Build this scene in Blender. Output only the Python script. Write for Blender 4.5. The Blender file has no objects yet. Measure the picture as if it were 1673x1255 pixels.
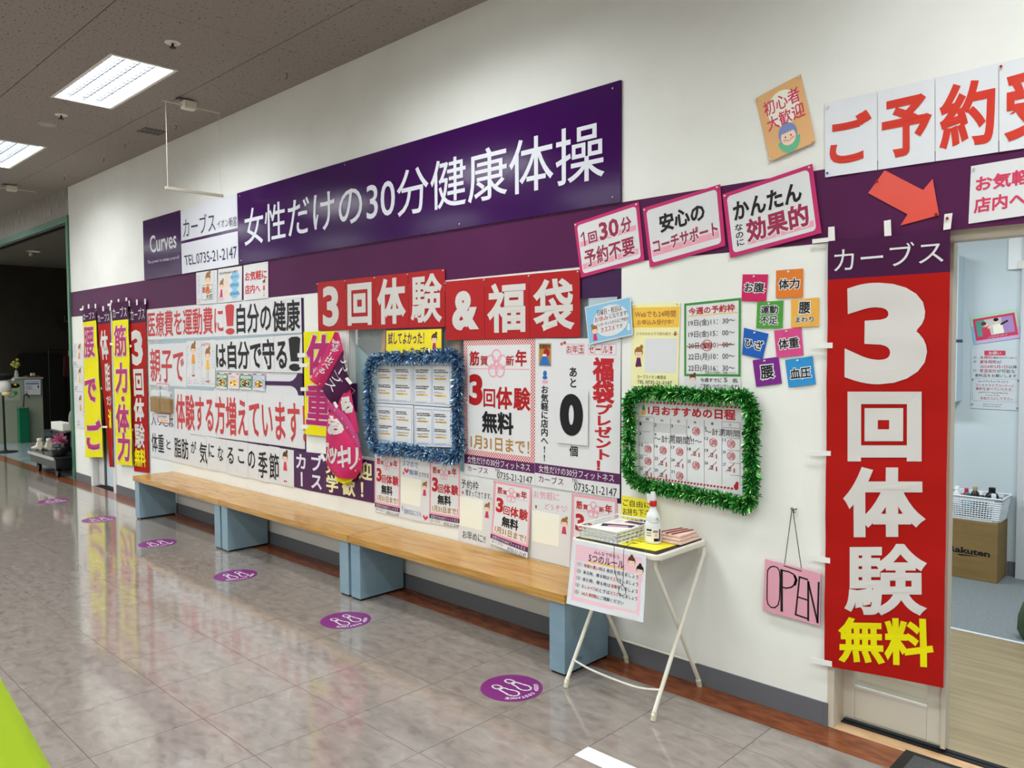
import bpy, math, random
import numpy as np
from mathutils import Matrix, Vector
random.seed(7)
PI = math.pi
sc = bpy.context.scene
COL = sc.collection
# ------------------------------------------------------------------ camera (calibrated: wall face is Y=0, floor Z=0, metres)
FPX, YAW, PITCH, ROLL = 1288.0, 0.767076, -0.0436142, -0.00550469
CAMP = np.array([1.10087, -3.21049, 1.56834])
_cy, _sy = math.cos(YAW), math.sin(YAW)
C_F = np.array([-_sy*math.cos(PITCH), _cy*math.cos(PITCH), math.sin(PITCH)])
_r = np.array([_cy, _sy, 0.0]); _u = np.cross(_r, C_F)
C_R = _r*math.cos(ROLL) + _u*math.sin(ROLL)
C_U = -_r*math.sin(ROLL) + _u*math.cos(ROLL)
cam = bpy.data.cameras.new('camera'); camo = bpy.data.objects.new('camera', cam); COL.objects.link(camo)
camo.matrix_world = Matrix(((C_R[0], C_U[0], -C_F[0], CAMP[0]), (C_R[1], C_U[1], -C_F[1], CAMP[1]), (C_R[2], C_U[2], -C_F[2], CAMP[2]), (0, 0, 0, 1)))
cam.sensor_fit = 'HORIZONTAL'; cam.sensor_width = 36.0; cam.lens = FPX/1673*36; cam.clip_start = 0.05; cam.clip_end = 100
sc.camera = camo
# ------------------------------------------------------------------ world, lamps' strength, exposure
world = bpy.data.worlds.new('world'); sc.world = world; world.use_nodes = True
bg = world.node_tree.nodes['Background']; bg.inputs[0].default_value = (0.9, 0.95, 1, 1); bg.inputs[1].default_value = 0.03
LAMP_W = 47.0          # each recessed fitting of the row along the wall (louvred)
HALL_W = 43.5          # each fitting of the unseen hall rows, added to brighten the lower wall
ROOM_W = 40.0          # each fitting inside the studio
LAMP_COL = (0.955, 0.995, 1.0)
sc.view_settings.view_transform = 'Standard'; sc.view_settings.look = 'None'
sc.view_settings.gamma = 1.0; sc.view_settings.use_curve_mapping = False
sc.view_settings.exposure = 0.0
# ------------------------------------------------------------------ photograph pixel -> point on a real plane of the place
def ray(x, y): return C_F + C_R*(x-836.5)/FPX - C_U*(y-627.5)/FPX
def W(x, y, Y=0.0):
    d = ray(x, y); return CAMP + d*((Y-CAMP[1])/d[1])
def FL(x, y, Z=0.0):
    d = ray(x, y); return CAMP + d*((Z-CAMP[2])/d[2])
def PXX(x, y, X):
    d = ray(x, y); return CAMP + d*((X-CAMP[0])/d[0])
def proj(P):
    d = np.asarray(P, float)-CAMP; z = d@C_F
    return 836.5+FPX*(d@C_R)/z, 627.5-FPX*(d@C_U)/z, z
# ------------------------------------------------------------------ materials
def lin(h):
    h = h.lstrip('#'); o = []
    for k in (0, 2, 4):
        v = int(h[k:k+2], 16)/255; o.append(v/12.92 if v <= .04045 else ((v+.055)/1.055)**2.4)
    return (*o, 1)
MATS = {}
def M(name, col='#808080', rough=.6, metal=0.0, emit=0.0, alpha=1.0, trans=0.0, spec=.3, ior=1.5):
    if name in MATS: return MATS[name]
    m = bpy.data.materials.new(name); m.use_nodes = True
    b = m.node_tree.nodes['Principled BSDF']; c = lin(col) if isinstance(col, str) else (*col, 1)
    b.inputs['Base Color'].default_value = c; b.inputs['Roughness'].default_value = rough; b.inputs['Metallic'].default_value = metal
    b.inputs['Specular IOR Level'].default_value = spec; b.inputs['Transmission Weight'].default_value = trans; b.inputs['Alpha'].default_value = alpha
    b.inputs['IOR'].default_value = ior
    if emit: b.inputs['Emission Color'].default_value = c; b.inputs['Emission Strength'].default_value = emit
    m.diffuse_color = c; MATS[name] = m; return m
def noise_mat(name, cols, scale=5.0, rough=.5, stretch=(1, 1, 1), detail=4, bump=0.0, bscale=None, rand=False, pos=None, rvar=0.0, spec=.5, coord='Object', distort=0.0):
    m = M(name, cols[0], rough, spec=spec); nt = m.node_tree; b = nt.nodes['Principled BSDF']; N = nt.nodes.new; L = nt.links.new
    tc = N('ShaderNodeTexCoord'); mp = N('ShaderNodeMapping'); L(tc.outputs[coord], mp.inputs['Vector']); mp.inputs['Scale'].default_value = stretch
    if rand:
        oi = N('ShaderNodeObjectInfo'); mu = N('ShaderNodeMath'); mu.operation = 'MULTIPLY'; mu.inputs[1].default_value = 37.0
        L(oi.outputs['Random'], mu.inputs[0]); cb = N('ShaderNodeCombineXYZ'); L(mu.outputs[0], cb.inputs[0]); L(mu.outputs[0], cb.inputs[1]); L(cb.outputs[0], mp.inputs['Location'])
    no = N('ShaderNodeTexNoise'); no.inputs['Scale'].default_value = scale; no.inputs['Detail'].default_value = detail; no.inputs['Distortion'].default_value = distort
    L(mp.outputs[0], no.inputs['Vector'])
    cr = N('ShaderNodeValToRGB'); e = cr.color_ramp.elements; pos = pos or [.3+.4*k/(len(cols)-1) for k in range(len(cols))]
    e[0].position = pos[0]; e[0].color = lin(cols[0]); e[1].position = pos[-1]; e[1].color = lin(cols[-1])
    for p_, c_ in list(zip(pos, cols))[1:-1]:
        q = e.new(p_); q.color = lin(c_)
    L(no.outputs['Fac'], cr.inputs[0]); L(cr.outputs[0], b.inputs['Base Color'])
    if bump:
        n2 = N('ShaderNodeTexNoise'); n2.inputs['Scale'].default_value = bscale or scale; n2.inputs['Detail'].default_value = 3; L(mp.outputs[0], n2.inputs['Vector'])
        bp = N('ShaderNodeBump'); bp.inputs['Strength'].default_value = bump; bp.inputs['Distance'].default_value = .002
        L(n2.outputs['Fac'], bp.inputs['Height']); L(bp.outputs[0], b.inputs['Normal'])
    if rvar:
        mr = N('ShaderNodeMapRange'); mr.inputs[3].default_value = rough-rvar; mr.inputs[4].default_value = rough+rvar; L(no.outputs['Fac'], mr.inputs[0]); L(mr.outputs[0], b.inputs['Roughness'])
    return m
WHITE = M('paper_white', '#dbdcdd', .55); CREAM = M('paper_cream', '#f0efe0', .6); BLACK = M('ink_black', '#16161a', .5); GREY = M('ink_grey', '#8d8d8d', .6)
RED = M('print_red', '#ab1419', .5); INKRED = M('ink_red', '#b8222c', .5); CORAL = M('print_coral', '#c43e42', .55); PINK = M('print_pink', '#e8a0b0', .6); ROSE = M('print_rose', '#cf3b5c', .55)
PALEPINK = M('paper_pink', '#edc3cf', .6); MAG = M('print_magenta', '#b01c66', .55); HOT = M('print_hot_pink', '#c02a68', .5); WINE = M('print_wine', '#9a2a4c', .55)
PURP = M('print_purple', '#5a2358', .5); DPURP = M('print_dark_purple', '#3c1648', .5); YEL = M('cloth_yellow', '#e6dc08', .65, spec=.15); YELP = M('paper_yellow', '#f2e02c', .6)
PALEY = M('paper_pale_yellow', '#eeeab0', .6); ORANGE = M('print_orange', '#e39a3a', .6); GOLD = M('print_ochre', '#b0803a', .55); AMBER = M('print_amber', '#f0c04a', .55)
BLUE = M('ink_blue', '#2a6bb5', .55); SKY = M('paper_sky', '#86bfe0', .6); PALEB = M('print_pale_blue', '#9db8dc', .6); GREEN = M('print_green', '#3d8b40', .55); TEAL = M('print_teal', '#5f9a90', .6)
SKIN = M('print_skin', '#f4d3b8', .6); BROWN = M('print_brown', '#9a6b3c', .6); DBROWN = M('print_dark_brown', '#5e3a22', .6); NAVY = M('ink_navy', '#26284e', .55)
LGREY = M('print_light_grey', '#c4c6c6', .6); PINM = M('pin_clear', '#d8d4cc', .2); PINR = M('pin_red', '#b0121c', .3); PINB = M('pin_blue', '#1c3fb0', .3)
CLOTHRED = M('cloth_red', '#a8120b', .7, spec=.15); CLOTHPURP = M('cloth_purple', '#45183f', .7, spec=.15); CLOTHW = M('cloth_white', '#d0cdc8', .7); CLOTHY = YEL; CLOTHMAG = M('cloth_magenta', '#b3156e', .65); CLOTHPINK = M('cloth_pink', '#c4215f', .65); CLOTHLMAG = M('cloth_rose', '#b83a78', .65)
TAB = M('tab_white', '#e8e8e2', .6); BLACKP = M('black_plastic', '#121214', .4); CHROME = M('chrome', '#c8c8c8', .2, 1.0)
# ------------------------------------------------------------------ objects
ORG = {}
def empty(name, loc, label, cat, group=None):
    o = bpy.data.objects.new(name, None); COL.objects.link(o); o.location = loc; o.empty_display_size = .05
    ORG[o.name] = np.array(loc, float); tag(o, label, cat, group); return o
def tag(o, label, cat, group=None):
    o['label'] = label; o['category'] = cat
    if group: o['group'] = group
    return o
class MB:
    def __init__(s): s.v = []; s.f = []; s.mi = []
    def add(s, V, F, mi=0):
        n = len(s.v); s.v += [tuple(map(float, p)) for p in V]; s.f += [tuple(i+n for i in f) for f in F]; s.mi += [mi]*len(F); return s
    def box(s, a, b, mi=0):
        x0, x1 = sorted((a[0], b[0])); y0, y1 = sorted((a[1], b[1])); z0, z1 = sorted((a[2], b[2]))
        return s.add([(x0,y0,z0),(x1,y0,z0),(x1,y1,z0),(x0,y1,z0),(x0,y0,z1),(x1,y0,z1),(x1,y1,z1),(x0,y1,z1)],
                     [(0,3,2,1),(4,5,6,7),(0,1,5,4),(1,2,6,5),(2,3,7,6),(3,0,4,7)], mi)
    def tube(s, pts, r, seg=8, closed=False, mi=0):
        pts = [np.array(p, float) for p in pts]; n = len(pts); V = []; F = []
        rs = r if hasattr(r, '__len__') else [r]*n; prev = None
        for i, p in enumerate(pts):
            t = pts[(i+1) % n]-pts[i-1] if closed else pts[min(i+1, n-1)]-pts[max(i-1, 0)]
            t = t/(np.linalg.norm(t)+1e-12)
            a = prev-t*(prev@t) if prev is not None else np.cross(t, (0, 0, 1) if abs(t[2]) < .9 else (1, 0, 0))
            a = a/(np.linalg.norm(a)+1e-12); prev = a; b = np.cross(t, a)
            V += [p+rs[i]*(math.cos(2*PI*k/seg)*a+math.sin(2*PI*k/seg)*b) for k in range(seg)]
        for i in range(n if closed else n-1):
            j = (i+1) % n
            F += [(i*seg+k, i*seg+(k+1) % seg, j*seg+(k+1) % seg, j*seg+k) for k in range(seg)]
        if not closed: F += [tuple(range(seg-1, -1, -1)), tuple((n-1)*seg+k for k in range(seg))]
        return s.add(V, F, mi)
    def lathe(s, c, prof, seg=20, axis=2, mi=0, sx=1.0, sy=1.0):
        V = []; F = []; n = len(prof)
        for r, h in prof:
            for k in range(seg):
                a = 2*PI*k/seg; p = [r*math.cos(a)*sx, r*math.sin(a)*sy, h]
                if axis == 1: p = [p[0], h, p[1]]
                if axis == 0: p = [h, p[0], p[1]]
                V.append(np.array(c, float)+p)
        for i in range(n-1): F += [(i*seg+k, i*seg+(k+1) % seg, (i+1)*seg+(k+1) % seg, (i+1)*seg+k) for k in range(seg)]
        F += [tuple(range(seg-1, -1, -1)), tuple((n-1)*seg+k for k in range(seg))]
        return s.add(V, F, mi)
    def ell(s, c, r, seg=16, rings=10, mi=0):
        prof = [(max(1e-4, math.sin(PI*i/rings)), -math.cos(PI*i/rings)) for i in range(rings+1)]; V = []; F = []
        for a, h in prof:
            for k in range(seg): V.append((c[0]+r[0]*a*math.cos(2*PI*k/seg), c[1]+r[1]*a*math.sin(2*PI*k/seg), c[2]+r[2]*h))
        for i in range(rings): F += [(i*seg+k, i*seg+(k+1) % seg, (i+1)*seg+(k+1) % seg, (i+1)*seg+k) for k in range(seg)]
        return s.add(V, F, mi)
    def prism(s, poly, off, mi=0):
        n = len(poly); A = [np.array(p, float) for p in poly]; B = [p+np.array(off, float) for p in A]
        return s.add(A+B, [tuple(range(n)), tuple(range(2*n-1, n-1, -1))]+[(i, n+i, n+(i+1) % n, (i+1) % n) for i in range(n)], mi)
    def build(s, name, mat, parent=None, smooth=False, bevel=0.0, origin=None, weld=False):
        me = bpy.data.meshes.new(name); org = np.array(origin if origin is not None else (ORG[parent.name] if parent else (0, 0, 0)), float)
        me.from_pydata([tuple(np.array(p)-org) for p in s.v], [], s.f); o = bpy.data.objects.new(name, me); COL.objects.link(o)
        for m in (mat if isinstance(mat, (list, tuple)) else [mat]): me.materials.append(m)
        if any(s.mi): me.polygons.foreach_set('material_index', s.mi)
        import bmesh
        bm = bmesh.new(); bm.from_mesh(me)
        if bevel:
            bmesh.ops.bevel(bm, geom=[e for e in bm.edges if len(e.link_faces) == 2 and e.calc_face_angle(0) > .6], offset=bevel, segments=2, affect='EDGES', profile=.6)
        bmesh.ops.recalc_face_normals(bm, faces=bm.faces); bm.to_mesh(me); bm.free()
        if smooth:
            me.polygons.foreach_set('use_smooth', [True]*len(me.polygons)); me.set_sharp_from_angle(angle=math.radians(40))
        if parent: o.parent = parent; ORG[o.name] = org
        else: o.location = org; ORG[o.name] = org
        return o
def struct(o): o['kind'] = 'structure'; return o
# ------------------------------------------------------------------ lettering (built-in font, turned into thin raised print)
_tc = bpy.data.curves.new('lettering_source', 'FONT'); _to = bpy.data.objects.new('lettering_source', _tc); _gc = {}
def glyph(s, bold=.012, res=2):
    k = (s, bold, res)
    if k in _gc: return _gc[k]
    _tc.body = s; _tc.size = 1.0; _tc.bevel_depth = bold; _tc.bevel_resolution = 0; _tc.resolution_u = res
    me = bpy.data.meshes.new_from_object(_to)
    n = len(me.vertices); V = np.zeros(n*3); me.vertices.foreach_get('co', V); V = V.reshape(-1, 3)
    F = [tuple(p.vertices) for p in me.polygons]; bpy.data.meshes.remove(me)
    if bold > 0: F = [f for f in F if sum(V[i, 2] for i in f)/len(f) > 1e-6]
    used = sorted({i for f in F for i in f}); rm = {a: b for b, a in enumerate(used)}
    V = V[used]; F = [tuple(rm[i] for i in f) for f in F]
    V[:, 2] = V[:, 2]/bold if bold > 0 else 1.0
    bb = (V[:, 0].min(), V[:, 1].min(), V[:, 0].max(), V[:, 1].max()) if len(V) else (0, 0, 1, 1)
    _gc[k] = (V, F, bb); return _gc[k]
def poly_at(pts, t):
    if len(pts) == 2: return pts[0]*(1-t)+pts[1]*t
    n = len(pts)-1; x = t*n; i = min(max(int(math.floor(x)), 0), n-1); f = x-i; return pts[i]*(1-f)+pts[i+1]*f
class Poster:
    """a sheet on a plane: corners TL,TR,BR,BL (world) or ruled edges L,R; all print and parts follow its surface"""
    def __init__(s, name, label, cat, quad=None, L=None, R=None, normal=(0, -1, 0), bulge=None, group=None, thick=.0006, parent=None):
        q = [np.array(p, float) for p in quad] if quad is not None else None
        s.L = [np.array(p, float) for p in L] if L else [q[0], q[3]]; s.R = [np.array(p, float) for p in R] if R else [q[1], q[2]]
        s.N = np.array(normal, float); s.b = bulge or (lambda u, v: 0.0); s.t = thick
        if parent is None:
            base = (s.L[-1]+s.R[-1])/2; s.root = empty(name, base, label, cat, group)
        else: s.root = parent
        s.parts = {}; s.order = []
        s.w = np.linalg.norm((s.R[0]+s.R[-1]-s.L[0]-s.L[-1])/2); s.h = np.linalg.norm((s.L[-1]+s.R[-1]-s.L[0]-s.R[0])/2)
    def P(s, u, v, h=0.0): return poly_at(s.L, v)*(1-u)+poly_at(s.R, v)*u+s.N*(s.b(u, v)+h)
    def U(s, px, v=.5):
        a, b = -.5, 1.5
        for _ in range(40):
            m = (a+b)/2
            if proj(s.P(m, v))[0] < px: a = m
            else: b = m
        return a
    def uv(s, x, y):
        u = v = .5
        for _ in range(12):
            p0 = np.array(proj(s.P(u, v))[:2]); e = 1e-4
            J = np.array([(np.array(proj(s.P(u+e, v))[:2])-p0)/e, (np.array(proj(s.P(u, v+e))[:2])-p0)/e]).T
            d = np.linalg.solve(J, np.array([x, y])-p0); u += float(np.clip(d[0], -.6, .6)); v += float(np.clip(d[1], -.6, .6))
        return u, v
    def _p(s, name, mat, n=0):
        k = (name, mat.name, n)
        if k not in s.parts: s.parts[k] = (MB(), mat); s.order.append(k)
        return s.parts[k][0]
    def slab(s, name, mat, u0=0, v0=0, u1=1, v1=1, h=0.0, nu=6, nv=8, own=False, thick=None):
        mb = MB() if own else s._p(name, mat); V = []; F = []; t = thick or s.t
        for j in range(nv+1):
            for i in range(nu+1): V.append(s.P(u0+(u1-u0)*i/nu, v0+(v1-v0)*j/nv, h))
        n = len(V); V += [p-s.N*t for p in V]; w = nu+1
        for j in range(nv):
            for i in range(nu):
                a = j*w+i; F += [(a, a+w, a+w+1, a+1), (n+a, n+a+1, n+a+w+1, n+a+w)]
        for i in range(nu): F += [(i, i+1, n+i+1, n+i), (nv*w+i, n+nv*w+i, n+nv*w+i+1, nv*w+i+1)]
        for j in range(nv): F += [(j*w, n+j*w, n+(j+1)*w, (j+1)*w), (j*w+nu, (j+1)*w+nu, n+(j+1)*w+nu, n+j*w+nu)]
        mb.add(V, F)
        if own: return mb.build(name, mat, s.root)
        return s
    def paper(s, mat=None, nu=6, nv=8, name='paper'): return s.slab(name, mat or WHITE, nu=nu, nv=nv)
    def sheets(s, xs, mat, name='sheet', jit=0.0, v0=0.0, v1=1.0):
        """one object per sheet, split at the u values xs"""
        for k in range(len(xs)-1):
            g = .0012/s.w; s.slab(name, mat, xs[k]+g, v0+random.uniform(-jit, jit), xs[k+1]-g, v1+random.uniform(-jit, jit), h=-.0003*(k % 2), nu=3, nv=4, own=True)
        return s
    def rect(s, u0, v0, u1, v1, mat, h=.0004, name='print', nu=2, nv=2):
        mb = s._p(name, mat); V = [s.P(u0+(u1-u0)*i/nu, v0+(v1-v0)*j/nv, h) for j in range(nv+1) for i in range(nu+1)]; w = nu+1
        mb.add(V, [(j*w+i, (j+1)*w+i, (j+1)*w+i+1, j*w+i+1) for j in range(nv) for i in range(nu)]); return s
    def frame(s, u0, v0, u1, v1, tm, mat, h=.0004, name='border'):
        a, b = tm/s.w, tm/s.h
        s.rect(u0, v0, u1, v0+b, mat, h, name, 8, 1); s.rect(u0, v1-b, u1, v1, mat, h, name, 8, 1); s.rect(u0, v0+b, u0+a, v1-b, mat, h, name, 1, 8); s.rect(u1-a, v0+b, u1, v1-b, mat, h, name, 1, 8); return s
    def poly(s, pts, mat, h=.0005, name='print'):
        s._p(name, mat).add([s.P(u, v, h) for u, v in pts], [tuple(range(len(pts)))]); return s
    def ellipse(s, cu, cv, rx, ry, mat, h=.0005, name='print', a0=0, a1=2*PI, seg=20):
        big = max(rx, ry) > .03; nr = 4 if big else 1; V = [s.P(cu, cv, h)]; F = []   # rings, so that it follows a curved sheet
        for q in range(1, nr+1):
            for k in range(seg+1): a = a0+(a1-a0)*k/seg; V.append(s.P(cu+rx*q/nr/s.w*math.cos(a), cv-ry*q/nr/s.h*math.sin(a), h))
        for k in range(seg): F.append((0, 1+k, 2+k))
        for q in range(nr-1):
            b = 1+q*(seg+1); c = b+seg+1; F += [(b+k, c+k, c+k+1, b+k+1) for k in range(seg)]
        s._p(name, mat).add(V, F); return s
    def ring(s, cu, cv, rx, ry, t, mat, h=.0006, name='print', a0=0, a1=2*PI, seg=24):
        V = []; F = []
        for k in range(seg+1):
            a = a0+(a1-a0)*k/seg; c_, s_ = math.cos(a), math.sin(a)
            V += [s.P(cu+(rx-t)/s.w*c_, cv-(ry-t)/s.h*s_, h), s.P(cu+rx/s.w*c_, cv-ry/s.h*s_, h)]
        F = [(2*k, 2*k+1, 2*k+3, 2*k+2) for k in range(seg)]; s._p(name, mat).add(V, F); return s
    def line(s, pts, t, mat, h=.0007, name='lettering'):
        for (ua, va), (ub, vb) in zip(pts[:-1], pts[1:]):
            dx, dy = (ub-ua)*s.w, (vb-va)*s.h; l = math.hypot(dx, dy)+1e-9; nx, ny = -dy/l*t/2/s.w, dx/l*t/2/s.h; ex, ey = dx/l*t*.3/s.w, dy/l*t*.3/s.h
            s._p(name, mat).add([s.P(ua+nx-ex, va+ny-ey, h), s.P(ua-nx-ex, va-ny-ey, h), s.P(ub-nx+ex, vb-ny+ey, h), s.P(ub+nx+ex, vb+ny+ey, h)], [(0, 1, 2, 3)])
        return s
    def text(s, t, box, mat, bold=.012, h=.0009, name='lettering', outline=None, ob=.05, res=2, omat=None):
        V, F, bb = glyph(t, bold, res); big = s._big(box, len(t)); s._split(t, V, F, bb, box, mat, h, name, big, bold, res)
        if outline:
            V2, F2, _ = glyph(t, bold+ob, res); s._split(t, V2, F2, bb, box, outline, h-(.0004 if h < .002 else .0013), 'lettering_outline', big, bold, res)
        return s
    def _split(s, t, V, F, bb, box, mat, h, name, big, bold, res):
        if not big or len(t) < 2: return s._map(V, F, bb, box, mat, h, name, big)
        e = glyph('|', bold, res)[2][2]; off = [glyph(t[:i]+'|', bold, res)[2][2]-e for i in range(1, len(t))]; grp = {}
        for f in F: c = sum(V[i, 0] for i in f)/len(f); grp.setdefault(sum(c >= o for o in off), []).append(f)
        for g in sorted(grp):
            us = sorted({i for f in grp[g] for i in f}); rm = {a: b for b, a in enumerate(us)}; s._map(V[us], [tuple(rm[i] for i in f) for f in grp[g]], bb, box, mat, h, name, True)
    def _big(s, box, n=1):
        """large characters become parts of their own"""
        if not hasattr(box[0], '__len__'): hh = (box[3]-box[1])*s.h
        else: hh = abs(box[3][1]-box[0][1])*s.h
        return hh > .07
    def _map(s, V, F, bb, box, mat, h, name, big=False):
        if not len(V): return
        if big: s.nbig = getattr(s, 'nbig', 0)+1
        if len(box) == 4 and not hasattr(box[0], '__len__'): u0, v0, u1, v1 = box; box = [(u0, v0), (u1, v0), (u1, v1), (u0, v1)]
        a = [np.array(p, float) for p in box]; X = (V[:, 0]-bb[0])/(bb[2]-bb[0]+1e-9); Y = (bb[3]-V[:, 1])/(bb[3]-bb[1]+1e-9)
        out = []
        for x, y, z in zip(X, Y, V[:, 2]):
            q = (a[0]*(1-x)+a[1]*x)*(1-y)+(a[3]*(1-x)+a[2]*x)*y; out.append(s.P(q[0], q[1], h+.00025*z))
        s._p(name, mat, s.nbig if big else 0).add(out, F)
    def vtext(s, t, box, mat, bold=.012, h=.0009, name='lettering', outline=None, ob=.05, fill=.94):
        """vertical writing: one cell per character; box corners as in text()"""
        if len(box) == 4 and not hasattr(box[0], '__len__'): u0, v0, u1, v1 = box; box = [(u0, v0), (u1, v0), (u1, v1), (u0, v1)]
        a = [np.array(p, float) for p in box]; n = len(t); rb = glyph('国', bold)[2]; cx, cy = (rb[0]+rb[2])/2, (rb[1]+rb[3])/2; S = max(rb[2]-rb[0], rb[3]-rb[1])/fill
        for k, ch in enumerate(t):
            c0, c1 = k/n, (k+1)/n
            for m_, bd, hh, nm in ([(outline, bold+ob, h-.0004, 'lettering_outline')] if outline else [])+[(mat, bold, h, name)]:
                V, F, bb = glyph(ch, bd); V = V.copy()
                x = V[:, 0]-cx; y = V[:, 1]-cy
                if ord(ch) < 256: x = V[:, 0]-(bb[0]+bb[2])/2
                if ch in 'ー～': x, y = y.copy(), -x.copy()
                V[:, 0] = x/S+.5; V[:, 1] = y/S+.5
                q = [(a[0]*(1-c0)+a[3]*c0), (a[1]*(1-c0)+a[2]*c0), (a[1]*(1-c1)+a[2]*c1), (a[0]*(1-c1)+a[3]*c1)]
                s._map(V, F, (0, 0, 1, 1), q, m_, hh, nm, s._big(q))
        return s
    def scrib(s, u0, v0, u1, v1, rows, mat, t=.0012, seed=1, name='handwriting', fill=.8, h=.0007):
        """rows of writing too small to read in the photograph: short strokes only"""
        r = random.Random(seed); rh = (v1-v0)/rows
        for k in range(rows):
            u = u0; y = v0+(k+.5)*rh; e = u0+(u1-u0)*r.uniform(fill-.15, min(1, fill+.2)); st = rh*s.h/s.w*.75
            while u < e-st*.6:
                for _ in range(3):
                    a = r.uniform(0, PI); l = r.uniform(.25, .45); cx_, cy_ = u+st*r.uniform(.25, .75), y+rh*r.uniform(-.18, .18)
                    s.line([(cx_-st*l*math.cos(a), cy_-rh*.8*l*math.sin(a)), (cx_+st*l*math.cos(a), cy_+rh*.8*l*math.sin(a))], t, mat, h, name)
                u += st
        return s
    def pins(s, pts, mat=None, r=.0045):
        for u, v in pts:
            p = s.P(u, v, .0); mb = MB(); q = np.array([0, 0, 0]); prof = [(r*.6, 0), (r*.6, .004), (r, .005), (r, .008), (r*.5, .009)]
            ax = 1 if abs(s.N[1]) > .5 else 2; sg = s.N[ax]
            mb.lathe(p, [(a, b*sg) for a, b in prof], 8, axis=ax); mb.build('pin', mat or PINM, s.root)
        return s
    def woman(s, cu, cv, z, top=ROSE, hair=BROWN, full=False, h=.0006, bun=1):
        """a small drawn woman: head, bun, top; z = head height in metres, (cu,cv) centre of the face"""
        U = lambda x: x/s.w*z; Vv = lambda y: y/s.h*z
        s.ellipse(cu+U(.32*bun), cv-Vv(.62), .2*z, .22*z, hair, h, 'drawn_hair'); s.ellipse(cu, cv-Vv(.12), .5*z, .52*z, hair, h+.0001, 'drawn_hair')
        s.poly([(cu-U(.2), cv+Vv(.4)), (cu+U(.2), cv+Vv(.4)), (cu+U(.38), cv+Vv(1.3)), (cu-U(.38), cv+Vv(1.3))], top, h+.00005, 'drawn_top')
        s.ellipse(cu, cv+Vv(.02), .4*z, .42*z, SKIN, h+.0002, 'drawn_face'); s.ellipse(cu, cv-Vv(.12), .43*z, .34*z, hair, h+.0003, 'drawn_hair', 0, PI)
        for e in (-.16, .16): s.ellipse(cu+U(e), cv+Vv(.05), .035*z, .05*z, DBROWN, h+.0004, 'drawn_eye', seg=8)
        s.ring(cu, cv+Vv(.14), .12*z, .09*z, .025*z, ROSE, h+.0004, 'drawn_mouth', PI, 2*PI, 10)
        if full:
            for e in (-1, 1):
                s.line([(cu+U(.3*e), cv+Vv(.55)), (cu+U(.45*e), cv+Vv(1.2))], .13*z, SKIN, h+.0001, 'drawn_arm'); s.line([(cu+U(.15*e), cv+Vv(1.3)), (cu+U(.15*e), cv+Vv(2.3))], .2*z, WHITE if full == 2 else LGREY, h, 'drawn_leg'); s.ellipse(cu+U(.17*e), cv+Vv(2.38), .14*z, .09*z, RED, h+.0001, 'drawn_shoe')
        return s
    def done(s):
        for k in s.order:
            mb, mat = s.parts[k]; mb.build(k[0], mat, s.root)
        s.parts = {}; s.order = []; return s
def Wq(pts, Y=-.003): return [W(x, y, Y) for x, y in pts]
def zq(o, k, pts): return [(o[0]+x*k, o[1]+y*k) for x, y in pts]
def curl(a=.004, k=0.0, m=0.0):
    return lambda u, v: a*math.sin(PI*u)*(0.4+.6*v) + k*v*v + m*math.sin(9*v+3*u)
def catmull(pts, n=12, closed=True):
    P = [np.array(p, float) for p in pts]; out = []; N = len(P); rng = N if closed else N-1
    for i in range(rng):
        p0, p1, p2, p3 = (P[(i-1) % N], P[i], P[(i+1) % N], P[(i+2) % N]) if closed else (P[max(i-1, 0)], P[i], P[i+1], P[min(i+2, N-1)])
        for k in range(n):
            t = k/n; out.append(.5*((2*p1)+(-p0+p2)*t+(2*p0-5*p1+4*p2-p3)*t*t+(-p0+3*p1-3*p2+p3)*t**3))
    if not closed: out.append(P[-1])
    return out
# ================================================================== THE SETTING
WALLM = noise_mat('wallpaper_white', ['#e6e7e0', '#ecede7'], 3, .75, bump=.25, bscale=160)
TILEM = noise_mat('vinyl_tile', ['#7c736c', '#887f78', '#8d847d', '#978e87'], 11, .1, (1, 1.9, 1), 9, rand=True, pos=[.3, .45, .56, .74], bump=.02, bscale=7, rvar=.03, distort=.5, spec=.5)
TILEM.node_tree.nodes['Principled BSDF'].inputs['Coat Weight'].default_value = .6; TILEM.node_tree.nodes['Principled BSDF'].inputs['Coat Roughness'].default_value = .06
GROUT = M('tile_joint', '#37322e', .8)
BRNM = noise_mat('brown_vinyl', ['#5e301a', '#7a4224', '#8b512f'], 9, .16, (1, 3, 1), 6, rvar=.05, bump=.03)
TANM = noise_mat('tan_vinyl', ['#b98f66', '#cfa97e', '#d9b890'], 7, .3, (1, 2, 1), 5)
PANELM = noise_mat('rockwool_panel', ['#4c4741', '#8d867f', '#948d86'], 62, .9, (.5, 1.25, 1), 2, rand=True, pos=[.32, .36, .7])
CEILM = M('ceiling_dark', '#4a4640', .9)
BASEM = M('vinyl_baseboard', '#63656a', .5); GREENF = M('green_frame', '#3f7058', .35, .2)
def wall_mb(x0, x1, z0, z1, y0, y1, holes=()):
    mb = MB(); xs = sorted({x0, x1, *[h[0] for h in holes], *[h[1] for h in holes]}); zs = sorted({z0, z1, *[h[2] for h in holes], *[h[3] for h in holes]})
    xs = [x for x in xs if x0 <= x <= x1]; zs = [z for z in zs if z0 <= z <= z1]
    for a, b in zip(xs[:-1], xs[1:]):
        run = None
        for c, d in zip(zs[:-1], zs[1:]):
            mx, mz = (a+b)/2, (c+d)/2; solid = not any(h[0] < mx < h[1] and h[2] < mz < h[3] for h in holes)
            if solid: run = [run[0] if run else c, d]
            if (not solid or d == zs[-1]) and run: mb.box((a, y0, run[0]), (b, y1, run[1])); run = None
    return mb
ZC = 3.557
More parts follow.
